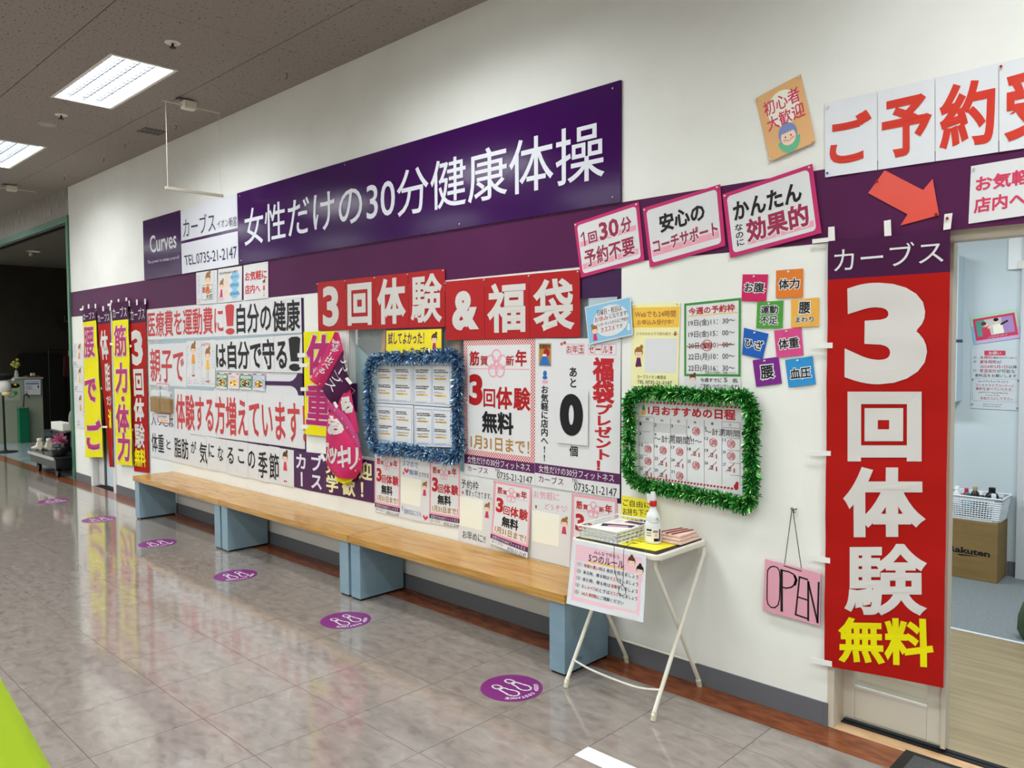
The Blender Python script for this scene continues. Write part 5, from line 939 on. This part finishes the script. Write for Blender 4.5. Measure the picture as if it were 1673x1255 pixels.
MB().prism([(bx_-.011, by_-.007, ZT+.21), (bx_-.02, by_-.022, ZT+.222), (bx_-.02, by_-.022, ZT+.205), (bx_-.014, by_-.018, ZT+.18), (bx_-.01, by_-.01, ZT+.19)], (.01, .006, 0)).build('trigger', BOT, r)
# label wrapped on the front
dirc = np.array([CAMP[0]-bx_, CAMP[1]-by_]); a0 = math.atan2(dirc[1]/.8, dirc[0])
def lab_pt(u, v): an = a0+(u-.5)*2.0; return np.array([bx_+.0406*math.cos(an), by_+.0406*.8*math.sin(an), ZT+.07-.06*v])
lm = MB(); V = [lab_pt(i/10, j) for j in (0, 1) for i in range(11)]; lm.add(V, [(i, i+1, i+12, i+11) for i in range(10)]); lm.build('label', M('label_white', '#e9e8e2', .4), r)
for u0, u1, v0, v1, m_ in ((.08, .42, .06, .2, BLACK), (.5, .8, .12, .3, GREY), (.08, .4, .32, .4, GREY), (.08, .4, .5, .58, GREY), (.55, .86, .72, .95, BLACK), (.88, 1.0, .04, .96, PURP), (.6, .75, .4, .6, PINK)):
    mb = MB(); V = []
    for j in (v0, v1):
        for i in range(5):
            q = lab_pt(u0+(u1-u0)*i/4, j); V.append(q+np.array([q[0]-bx_, q[1]-by_, 0])*.008)
    mb.add(V, [(i, i+1, i+6, i+5) for i in range(4)]); mb.build('label_print', m_, r)
MB().tube(catmull([(bx_+.024, by_-.01, ZT+.12), (bx_+.04, by_-.02, ZT+.11), (bx_+.042, by_-.025, ZT+.1), (bx_+.02, by_-.035, ZT+.098), (bx_-.005, by_-.033, ZT+.104)], 6, False), .0011, 5).build('wire', M('steel_dark'), r)
# folded pink towel
r = empty('folded_towel', (-.815, -.13, ZT), 'folded pale pink towel with dark red stripes on the folding table', 'towel'); TWL = noise_mat('towel_pink', ['#e3bfae', '#ecccbd'], 90, .95, bump=.4, bscale=300)
for k, (x0, x1, y0, y1) in enumerate(((-.895, -.758, -.215, -.045), (-.888, -.764, -.21, -.05), (-.88, -.77, -.2, -.06))):
    MB().box((x0, y0, ZT+.0135*k), (x1, y1, ZT+.0135*k+.0125)).build('fold', TWL, r, smooth=True, bevel=.0055)
for k in range(3): MB().prism([(-.882+.032*k, -.2, ZT+.0402), (-.868+.032*k, -.2, ZT+.0402), (-.838+.028*k, -.06, ZT+.0402), (-.852+.028*k, -.06, ZT+.0402)], (0, 0, .0012)).build('stripe', M('towel_stripe', '#7a2a2c', .9), r)
# ---- lime cloth at the lower left picture corner
LIME = noise_mat('lime_cloth', ['#a3c21a', '#b4d028'], 3, .7)
LC = np.array([-1.1, -2.85]); r = empty('lime_cloth_stand', (LC[0], LC[1], 0), 'lime green cloth draped to the floor at lower left picture corner', 'draped stand')
mb = MB(); V = []; F = []; nz, na = 26, 96
for j in range(nz+1):
    t = j/nz; z = .8*(1-t)
    for i in range(na):
        a = 2*PI*i/na; fold = (.012+.028*t)*(math.sin(7*a+.6*math.sin(3*a)+.5*t)+.45*math.sin(13*a+1)); rad = .12+.31*t+fold*t; V.append((LC[0]+rad*math.cos(a), LC[1]+rad*math.sin(a), z+.002))
for j in range(nz): F += [(j*na+i, j*na+(i+1) % na, (j+1)*na+(i+1) % na, (j+1)*na+i) for i in range(na)]
F.append(tuple(range(na))); mb.add(V, F).build('drape', LIME, r, smooth=True); MB().lathe((LC[0], LC[1], 0), [(.12, 0), (.12, .79), (.001, .795)], 16).build('core', M('core_wood', '#9a7a50', .7), r)
# ================================================================== INSIDE THE STUDIO DOORWAY
CARD = noise_mat('cardboard', ['#80673c', '#8d7345'], 3, .8, (1, 1, 8))
r = empty('cardboard_box', (-.335, 2.87, 0), 'tall brown cardboard box with black lettering on the studio floor', 'box'); MB().box((-.50, 2.725, .001), (-.172, 2.985, .395)).build('carton', CARD, r, bevel=.003)
MB().box((-.49, 2.73, .395), (-.34, 2.98, .398)).box((-.336, 2.73, .395), (-.182, 2.98, .398)).build('flap', CARD, r)
p = Poster('', '', '', [(-.50, 2.7245, .395), (-.172, 2.7245, .395), (-.172, 2.7245, 0), (-.50, 2.7245, 0)], parent=r)
p.text('Rakuten', [p.uv(1549, 890), p.uv(1617.5, 901), p.uv(1617.5, 911), p.uv(1549, 900)], BLACK, .035, h=.0006); p.poly([p.uv(1563, 904.5), p.uv(1601, 909.5), p.uv(1568, 907.5)], BLACK, .0006, 'logo_stroke'); p.done()
# basket
r = empty('white_basket', (-.335, 2.86, .4), 'white plastic grid basket on the cardboard box', 'basket'); BK = M('basket_white', '#dfe5ea', .35)
bx0, bx1, byy0, byy1, bz0, bz1 = -.53, -.15, 2.722, 2.985, .4, .562
mb = MB().box((bx0+.02, byy0+.02, bz0), (bx1-.03, byy1-.02, bz0+.006)); mb.build('basket_base', BK, r)
def side(A, B, A2, B2, nx, nz_, solid=.12):
    mb = MB(); A, B, A2, B2 = map(lambda q: np.array(q, float), (A, B, A2, B2))
    for k in range(nx+1): t = solid+(1-2*solid)*k/nx; mb.tube([A*(1-t)+B*t, A2*(1-t)+B2*t], .0032, 4)
    for k in range(nz_+1): t = .16+.72*k/nz_; mb.tube([A*(1-t)+A2*t, B*(1-t)+B2*t], .0032, 4)
    nrm = np.cross(B-A, A2-A); nrm = nrm/np.linalg.norm(nrm)*.004
    for t0, t1 in ((0, solid), (1-solid, 1)): mb.prism([A*(1-t0)+B*t0, A*(1-t1)+B*t1, A2*(1-t1)+B2*t1, A2*(1-t0)+B2*t0], nrm)
    mb.prism([A, B, B*.84+B2*.16, A*.84+A2*.16], nrm); mb.prism([A2, B2, B2*.9+B*.1, A2*.9+A*.1], nrm); mb.tube([A, B], .006, 6); mb.build('basket_side', BK, r)
c4 = [(bx0, byy0, bz1), (bx1, byy0, bz1), (bx1, byy1, bz1), (bx0, byy1, bz1)]; d4 = [(bx0+.015, byy0+.015, bz0), (bx1-.025, byy0+.015, bz0), (bx1-.025, byy1-.015, bz0), (bx0+.015, byy1-.015, bz0)]
for k in range(4): side(c4[k], c4[(k+1) % 4], d4[k], d4[(k+1) % 4], 16 if k % 2 == 0 else 9, 8)
def bottle(x, y, h, rad, col, cap, lab, kind='bottle'):
    z = bz0+.007; rr = empty('bottle', (x, y, z), lab, 'bottle', 'bottles in the white basket'); MB().lathe((x, y, z), [(rad*.9, 0), (rad, .005), (rad, h*.7), (rad*.8, h*.8), (rad*.4, h*.88)], 16).build('body', M('bottle_'+col[1:], col, .3), rr, smooth=True); MB().lathe((x, y, z), [(rad*.5, h*.88), (rad*.5, h), (rad*.45, h+.002)], 14).build('cap', M('cap_'+cap[1:], cap, .3), rr, smooth=True)
bottle(-.435, 2.79, .205, .028, '#dadedd', '#eef0f0', 'white bottle with white cap at the left of the basket'); bottle(-.405, 2.9, .18, .026, '#a02a48', '#c03a58', 'red bottle with red cap in the basket'); bottle(-.37, 2.79, .165, .028, '#4aa0a8', '#2f6f78', 'teal bottle low in the basket'); bottle(-.345, 2.87, .2, .03, '#2c2a2a', '#a89468', 'dark bottle with tan cap in the basket'); bottle(-.29, 2.8, .185, .026, '#26262c', '#e6e8ea', 'black bottle with white cap in the basket'); bottle(-.245, 2.88, .205, .042, '#17181c', '#141418', 'wide black bottle at the back of the basket'); bottle(-.215, 2.79, .178, .03, '#b8ccd8', '#dfe6ea', 'clear bottle with white cap at the right of the basket')
# wall cabinet, white panel, posters on the studio back wall
r = empty('wall_cabinet', (-.6, 2.9, 1.19), 'narrow pale wall cabinet with a purple line in the studio', 'cabinet'); CABM = M('cabinet_pale', '#c3d3de', .35); MB().box((-.82, 2.86, 1.19), (-.47, 2.999, 1.6)).build('lower_door', CABM, r, bevel=.004); MB().box((-.82, 2.86, 1.62), (-.47, 2.999, 2.2)).build('upper_door', CABM, r, bevel=.004); MB().box((-.82, 2.862, 1.602), (-.472, 2.999, 1.618)).build('divider', M('line_purple', '#3a3070', .4), r)
r = empty('white_wall_panel', (-.05, 2.99, 2.09), 'bright white panel high on the studio back wall', 'panel'); MB().box((-.2, 2.975, 2.09), (.25, 2.9995, 2.45)).build('panel', M('bright_panel', '#eef2f4', .4), r, bevel=.003); MB().box((-.135, 2.95, 2.09), (-.1, 2.974, 2.14)).build('latch', WFR, r)
zd = lambda *a: zq((1540, 360), .15928, a)
p = Poster('photo_poster', 'tilted pastel poster with a photo of two people exercising in the studio', 'poster', Wq(zd((275, 988), (755, 905), (808, 1205), (322, 1275)), 2.995)); p.paper(M('pastel_green', '#b8d4c0', .5)); p.poly([(0, .6), (1, .6), (1, 1), (0, 1)], M('pastel_lilac', '#c8b0d8', .5), .0003); p.poly([(0, .35), (.06, .35), (.06, 1), (0, 1)], SKY, .0004)
p.slab('photo_mount', ROSE, .06, .12, .95, .88, h=.001, nu=2, nv=2, thick=.0005); p.rect(.11, .2, .9, .76, LGREY, .0015, 'photo'); p.rect(.66, .2, .9, .76, M('photo_lilac', '#a88ac0', .5), .0017, 'photo'); p.rect(.11, .2, .3, .76, TEAL, .0017, 'photo')
p.ellipse(.3, .36, .014, .016, SKIN, .002, 'photo_person'); p.ellipse(.28, .33, .016, .014, DBROWN, .0022, 'photo_person'); p.poly([(.22, .48), (.38, .44), (.4, .76), (.22, .76)], ROSE, .002, 'photo_person'); p.line([(.36, .5), (.5, .42)], .01, SKIN, .0023, 'photo_person'); p.ellipse(.55, .3, .015, .018, SKIN, .002, 'photo_person'); p.ellipse(.55, .26, .016, .012, BLACK, .0022, 'photo_person'); p.poly([(.46, .42), (.66, .4), (.68, .74), (.46, .74)], CREAM, .002, 'photo_person'); p.line([(.64, .44), (.78, .36)], .012, BLACK, .0023, 'photo_person'); p.scrib(.3, .79, .8, .86, 1, WHITE, .002, 220, h=.002); p.done()
p = Poster('notice_sheet', 'white laminated notice with red and black lines on the studio back wall', 'poster', Wq([(1587, 571), (1668, 571), (1666, 671), (1586, 667)], 2.995)); p.paper(M('laminated_grey', '#c9d2d8', .2)); rrect(p, .27, .02, .7, .1, .006, ROSE, .0004, 'heading'); p.text('お願い', (.36, .035, .61, .088), WHITE, .01)
for t, bx, m_ in (('☑', (.05, .115, .11, .155), BLACK), ('未開封', (.18, .11, .43, .16), INKRED), ('（開封されていない）', (.44, .12, .92, .155), BLACK), ('☑', (.05, .185, .11, .225), BLACK), ('賞味期限', (.18, .18, .52, .235), INKRED), ('が', (.53, .185, .62, .235), BLACK), ('2024年5月1日', (.19, .26, .74, .315), INKRED), ('以降', (.76, .26, .93, .315), BLACK), ('☑', (.05, .335, .11, .375), BLACK), ('常温保存', (.18, .33, .52, .39), INKRED), ('が可能な', (.53, .33, .9, .39), BLACK), ('食料品をお願いします', (.08, .41, .92, .465), BLACK), ('フードドライブコーナーに', (.1, .575, .88, .625), INKRED), ('食料を並べていただき、', (.1, .635, .86, .69), INKRED), ('をぬりつぶして下さい', (.2, .795, .86, .845), INKRED)): p.text(t, bx, m_, .0)
p.frame(.03, .49, .95, .87, .0015, GREY); p.scrib(.14, .51, .82, .56, 1, BLACK, .0012, 230, fill=.95); p.scrib(.15, .705, .8, .74, 1, BLACK, .0012, 231, fill=.95); p.scrib(.3, .75, .66, .785, 1, INKRED, .0012, 232, fill=.95); p.scrib(.25, .9, .7, .97, 2, BLACK, .001, 233, fill=.95); p.pins([(.04, .51), (.96, .51), (.03, .93), (.95, .96)], M('pin_teal', '#1c6070', .3)); p.done()
d3 = struct(MB().box((-.115, 2.955, 0), (-.06, 2.9995, 2.3)).box((-.06, 2.955, 2.25), (.9, 2.9995, 2.3)).build('door_3', M('door_frame_grey', '#c6ccd0', .4))); MB().box((-.06, 2.975, .01), (-.052, 2.999, 2.25)).build('door_gap', BLACKP, d3); MB().box((-.052, 2.97, .01), (.85, 2.999, 2.25)).build('door_leaf', M('door_leaf_grey', '#b4bcc2', .4), d3); MB().box((-.07, 2.93, .5), (-.02, 2.955, .56)).build('door_stop', WFR, d3)
# dark green bag by the studio line
g0 = np.array([.255, 1.72]); r = empty('green_bag', (g0[0], g0[1], 0), 'dark green soft bag on the studio floor at right picture edge', 'bag'); BAG = noise_mat('bag_green', ['#33452f', '#42583c'], 4, .7); mb = MB(); V = []; F = []; na = 28
pr = [(.06, .002), (.098, .01), (.112, .05), (.105, .12), (.085, .19), (.055, .24), (.02, .262)]
for q, (rd, z) in enumerate(pr):
    for i in range(na): a = 2*PI*i/na; w_ = rd*(1+.05*math.sin(5*a+q)); V.append((g0[0]+w_*math.cos(a), g0[1]+w_*.7*math.sin(a), z))
for j in range(len(pr)-1): F += [(j*na+i, j*na+(i+1) % na, (j+1)*na+(i+1) % na, (j+1)*na+i) for i in range(na)]
F += [tuple(range(na-1, -1, -1)), tuple((len(pr)-1)*na+i for i in range(na))]; mb.add(V, F).build('body', BAG, r, smooth=True)
MB().tube([(g0[0]+.05*math.cos(t), g0[1], .25+.07*math.sin(t)) for t in np.linspace(0, PI, 12)], .006, 8).build('handle', BAG, r, smooth=True)
# ================================================================== THE DARK SHOP AT THE LEFT
XC = -14.6
sg = lambda x, y: (x*.17522, 520+y*.17522)
SG = lambda x, y, X=XC: PXX(*sg(x, y), X)
r = empty('shop_counter', (XC-.3, .6, 0), 'grey green counter inside the dark shop', 'counter'); CTM = M('counter_grey_green', '#9aa08c', .5); MB().box((XC-.55, -.0+.12, 0), (XC, 1.07, 1.1)).build('counter_body', CTM, r, bevel=.004); MB().box((XC-.57, .11, 1.1), (XC+.015, 1.085, 1.125)).build('counter_top', CTM, r, bevel=.004)
def xposter(n, lab, cat, pts, X): return Poster(n, lab, cat, [PXX(*sg(*q), X) for q in pts], normal=(1, 0, 0))
p = xposter('counter_notice', 'white notice with dark blue frame on the shop counter', 'poster', ((218, 568), (385, 566), (385, 720), (222, 722)), XC+.0175); p.paper(); p.frame(0, 0, 1, 1, .012, M('frame_slate', '#5a6a80', .5)); p.rect(.12, .25, .87, .32, BLUE); p.scrib(.1, .1, .9, .22, 1, GREY, .005, 240, fill=.95); p.scrib(.1, .38, .6, .65, 4, GREY, .004, 241); p.scrib(.1, .72, .3, .92, 3, INKRED, .004, 242); p.ellipse(.83, .47, .01, .03, NAVY); p.done()
r = empty('umbrella_bag_box', (XC+.08, .72, 0), 'green umbrella stand box in front of the shop counter', 'stand'); MB().box((XC+.03, .655, .0), (XC+.17, .8, .6)).build('bin', M('bin_green', '#0f6a48', .4), r, bevel=.006); MB().box((XC+.02, .645, .6), (XC+.18, .81, .615)).build('rim', M('bin_rim', '#5f7a70', .4), r)
r = empty('umbrella', (XC+.09, .74, .615), 'black umbrella with hooked handle in the green stand', 'umbrella'); pts = [(XC+.09, .74, .616), (XC+.09, .755, .78)]+[(XC+.09, .79-.035*math.cos(t), .80+.035*math.sin(t)) for t in np.linspace(0, PI, 9)]+[(XC+.09, .825, .77)]; MB().tube(pts, .009, 8).build('handle', BLACKP, r, smooth=True)
# green round sign on the counter
p = xposter('recycle_sign', 'clear board with a green round mark on the shop counter front', 'sign', ((35, 655), (190, 648), (190, 765), (35, 768)), XC+.004); p.paper(M('clear_board', '#aab39c', .4)); p.ring(.45, .5, .07, .055, .014, GREEN); p.ellipse(.72, .42, .03, .035, GREEN); p.done()
# plush on a stand
PC_ = SG(45, 640, -13.2); r = empty('plush_stand', (PC_[0], PC_[1], 0), 'black and white plush head on a black display stand', 'plush')
WP, BP, PP = M('plush_white', '#d8d6d0', .9), M('plush_black', '#141416', .9), M('plush_cream', '#d6c690', .9); k = (SG(100, 640, -13.2)-SG(0, 640, -13.2))[1]/100; c = PC_
MB().ell(c, (.11, 65*k, 78*k)).build('head', WP, r, smooth=True); MB().ell(c+[.06, 5*k, -75*k], (.07, 45*k, 26*k)).build('muzzle', PP, r, smooth=True); MB().ell(c+[-.02, -10*k, 110*k], (.12, 95*k, 38*k)).build('black_cap', BP, r, smooth=True); MB().ell(c+[.02, 75*k, 75*k], (.06, 22*k, 22*k)).build('horn', WP, r, smooth=True); MB().ell(c+[.05, 85*k, 10*k], (.05, 50*k, 26*k)).build('ear', BP, r, smooth=True); MB().box(c+np.array([.09, 72*k, 14*k]), c+np.array([.105, 92*k, 32*k])).build('ear_tag', M('tag_yellow', '#e8d830', .5), r)
zb0 = SG(30, 1180, -13.2); MB().tube([(c[0], c[1]-15*k, .02), (c[0], c[1]-20*k, c[2]-90*k)], .016, 8).build('pole', BLACKP, r); MB().lathe((c[0], c[1]-15*k, 0), [(.17, 0), (.17, .012), (.03, .03), (.02, .05)], 20).build('base', BLACKP, r)
# yellow flowers and small box on counter
fp = SG(150, 420, XC-.1); r = empty('flower_vase', (fp[0], fp[1], 1.126), 'yellow green flowers in a vase on the shop counter', 'flowers'); MB().lathe((fp[0], fp[1], 1.126), [(.025, 0), (.035, .05), (.02, .12), (.024, .13)], 14).build('vase', M('vase_glass', '#c8ccc0', .1, alpha=.6), r, smooth=True)
for q in range(14): a = random.uniform(0, 6.28); rr_ = random.uniform(0, .06); MB().ell((fp[0]+rr_*math.cos(a), fp[1]+rr_*math.sin(a), fp[2]+random.uniform(-.07, .07)), (.03, .03, .025), 8, 6).build('blossom', M('blossom_lime', '#9a9a3a', .8), r, smooth=True)
MB().tube([(fp[0], fp[1], 1.2), (fp[0], fp[1], fp[2]-.03)], .005, 6).build('stem', M('stem_green', '#4a5a2a', .8), r)
r = empty('counter_tray', (XC-.2, .95, 1.126), 'wooden tray on the shop counter', 'tray'); MB().box((XC-.3, .86, 1.126), (XC-.05, 1.06, 1.15)).build('tray', M('tray_wood', '#5a4420', .6), r); o = MB().box((XC-.15, .92, 1.1505), (XC-.07, .98, 1.2)).build('small_box', M('box_pale', '#b0b0a8', .6), bevel=.004); tag(o, 'small pale box standing on the wooden counter tray', 'box')
# dark cloth screen and clock
r = empty('dark_screen', (-16.9, 1.7, 0), 'tall dark rounded screen at the back of the shop', 'screen'); A, B_ = PXX(*sg(145, 325), -16.9), PXX(*sg(590, 325), -16.9); pts = []
y0_, y1_, z1_ = A[1], B_[1], A[2]; rad = .12
pts = [(-16.9, y0_, 0), (-16.9, y1_, 0)]+[(-16.9, y1_-rad+rad*math.cos(t), z1_-rad+rad*math.sin(t)) for t in np.linspace(0, PI/2, 7)]+[(-16.9, y0_+rad+rad*math.cos(t), z1_-rad+rad*math.sin(t)) for t in np.linspace(PI/2, PI, 7)]
MB().prism(pts, (.04, 0, 0)).build('panel', M('screen_black', '#14140e', .8), r)
cc = PXX(*sg(600, 30), -16.995); r = empty('wall_clock', cc, 'round dark clock on the back wall of the shop', 'clock'); MB().lathe(cc, [(.001, .02), (.17, .02), (.19, .03), (.2, 0)], 28, axis=0).build('case', M('clock_dark', '#3a342a', .5), r); MB().lathe(cc+[.021, 0, 0], [(.001, .001), (.165, .001), (.165, 0)], 28, axis=0).build('dial', M('clock_dial', '#2a261e', .6), r); MB().box(cc+np.array([.024, -.006, 0]), cc+np.array([.027, .006, .12])).box(cc+np.array([.024, 0, -.006]), cc+np.array([.027, .08, .006])).build('hand', M('clock_hand', '#8a8070', .5), r)
# red garments on a rail
r = empty('garment', (-15.9, 2.2, .6), 'dark red garment hanging at the back of the shop', 'garment'); A = PXX(*sg(590, 350), -15.9); B_ = PXX(*sg(690, 540), -15.9); V = []; 
MB().prism([(-15.9, A[1], A[2]-.03), (-15.9, (A[1]+B_[1])/2, A[2]), (-15.9, B_[1]+.1, A[2]-.05), (-15.9, B_[1]+.12, B_[2]), (-15.9, A[1]-.02, B_[2])], (.06, 0, 0)).build('cloth', M('garment_red', '#4a1218', .9), r, bevel=.01)
MB().tube([(-15.87, (A[1]+B_[1])/2, A[2]), (-15.87, (A[1]+B_[1])/2, A[2]+.1)], .006, 6).build('hanger_hook', CHROME, r)
g_ = (A[1]+B_[1])/2; zr_ = A[2]+.1; r = empty('garment_rail', (-15.87, g_, 0), 'dark garment rail at the back of the shop', 'rail'); MB().tube([(-15.87, g_-.35, zr_+.006), (-15.87, g_+.6, zr_+.006)], .01, 8).build('bar', BLACKP, r); MB().tube([(-15.87, g_-.35, 0), (-15.87, g_-.35, zr_+.02)], .012, 8).build('post', BLACKP, r); MB().tube([(-15.87, g_+.6, 0), (-15.87, g_+.6, zr_+.02)], .012, 8).build('post', BLACKP, r)
# track lamp bar by the opening
a_, b_2 = W(0, 404, .35), W(65, 411, .35); a_ = PXX(0, 404.5, -11.9); 
tA, tB = np.array([-12.4, .5, 0]), np.array([-11.2, .5, 0])
tA = W(-30, 401, .5); tB = W(65, 411, .9); r = empty('track_rail', (tA+tB)/2, 'white ceiling track rail with spotlights in the shop opening', 'track light')
MB().tube([tA, tB], .022, 4).build('rail', M('rail_white', '#d8d4c8', .4), r)
for t, m_ in ((.42, BLACKP), (.86, M('rail_white'))): q = tA*(1-t)+tB*t; MB().lathe(q+[0, 0, -.09], [(.035, 0), (.035, .05), (.012, .06), (.012, .075)], 12).build('spotlight', m_, r)
MB().tube([(tA+tB)/2+[0, 0, .02], ((tA+tB)/2)*[1, 1, 0]+[0, 0, 3.3]], .006, 6).build('suspension', CHROME, r)
# dolly with goods at the corner
r = empty('platform_dolly', (-10.0, .2, 0), 'black wheeled display platform at the shop corner', 'dolly'); DKM = M('dolly_black', '#18191a', .3)
MB().box((-10.78, -.14, .12), (-9.72, .42, .24)).build('platform', DKM, r, bevel=.006); MB().box((-10.8, -.16, .24), (-9.71, .43, .262)).build('platform_top', M('dolly_top', '#2a2c2e', .2), r, bevel=.004)
MB().box((-10.8, -.168, .225), (-9.71, -.16, .262)).build('edge_strip', M('edge_silver', '#b8bcbe', .3, .6), r)
for x in (-10.62, -9.84):
    for y in (-.08, .34): MB().lathe((x, y-.02, .055), [(.055, 0), (.055, .035), (.02, .036)], 16, axis=1).build('castor', BLACKP, r); MB().box((x-.02, y-.03, .08), (x+.02, y+.03, .12)).build('castor_fork', BLACKP, r)
ZP = .263
r = empty('display_post', (-10.27, .14, ZP), 'black display post carrying a white box on the dolly', 'display stand'); MB().prism([(-10.52, .1, ZP), (-10.2, .1, ZP), (-10.22, .1, ZP+.265), (-10.36, .1, ZP+.265), (-10.38, .1, ZP+.1), (-10.44, .1, ZP+.04)], (0, .08, 0)).build('post', DKM, r); MB().box((-10.62, .06, ZP+.265), (-9.98, .26, ZP+.28)).build('shelf', DKM, r)
zc0 = ZP+.2815; o = MB().box((-10.6, .065, zc0), (-10.12, .19, zc0+.1)).build('white_box', M('box_white', '#dad8cf', .6), bevel=.006); tag(o, 'white printed box on the black display post', 'box'); o.name = 'goods_box'
tf = PXX(*sg(660, 950), -9.75); r = empty('goods_bag', (-10.04, .18, zc0), 'clear plastic bag of goods on the display post', 'bag'); MB().ell((-10.04, .18, zc0+.15), (.055, .07, .148), 12, 8).build('bag', M('bag_clear', '#b8b8b0', .15, alpha=.5), r, smooth=True); MB().ell((-10.04, .18, zc0+.06), (.045, .05, .05), 10, 6).build('goods', M('goods_yellow', '#a89a3a', .6), r)
pf = np.array([-9.84, -.06, .4]); r = empty('potted_flower', (pf[0], -.06, ZP), 'pink spiky flower in a black bowl on the dolly', 'flower'); MB().lathe((pf[0], -.06, ZP), [(.06, 0), (.09, .03), (.1, .09), (.085, .11)], 18).build('bowl', DKM, r, smooth=True)
for q in range(120): a = random.uniform(0, 6.28); e = random.uniform(-.5, 1.5); d = np.array([math.cos(a)*math.cos(e), math.sin(a)*math.cos(e), math.sin(e)]); s_ = np.array([pf[0], -.06, ZP+.19]); w_ = np.cross(d, [.3, .2, .9]); w_ = w_/np.linalg.norm(w_)*.012; MB().add([s_, s_+d*.07+w_, s_+d*.105, s_+d*.07-w_], [(0, 1, 2, 3)]).build('petal', M('petal_pink', '#c06a8a', .7), r) 
MB().tube([(pf[0], -.06, ZP+.1), (pf[0], -.06, ZP+.22)], .008, 6).build('stem', M('stem_green'), r)
for k, (x, y) in enumerate(((345, 1235), (430, 1225))):
    d = W(*sg(x, y), -.05+.08*k); r = empty('ceramic_shoe', (d[0], -.05+.08*k, ZP), ('left', 'right')[k]+' cream ceramic shoe ornament on the dolly', 'ornament', 'cream shoe ornaments'); mb = MB(); prof = [(-.16, .03, .02), (-.1, .045, .035), (-.02, .04, .05), (.06, .035, .09), (.11, .035, .14), (.14, .03, .15)]; V = []; F = []; n_ = 12
    for dx, ry_, hz in prof:
        for i in range(n_): a = 2*PI*i/n_; V.append((d[0]+dx, -.05+.08*k+ry_*math.cos(a), ZP+hz*.5+hz*.5*math.sin(a)))
    for j in range(len(prof)-1): F += [(j*n_+i, j*n_+(i+1) % n_, (j+1)*n_+(i+1) % n_, (j+1)*n_+i) for i in range(n_)]
    F += [tuple(range(n_)), tuple(len(V)-1-i for i in range(n_))]; mb.add(V, F).build('shoe', M('ceramic_cream', '#ddd6c0', .35), r, smooth=True); MB().lathe((d[0]+.12, -.05+.08*k, ZP+.13), [(.032, 0), (.03, .03), (.024, .03)], 12).build('cuff', M('ceramic_cream'), r, smooth=True)
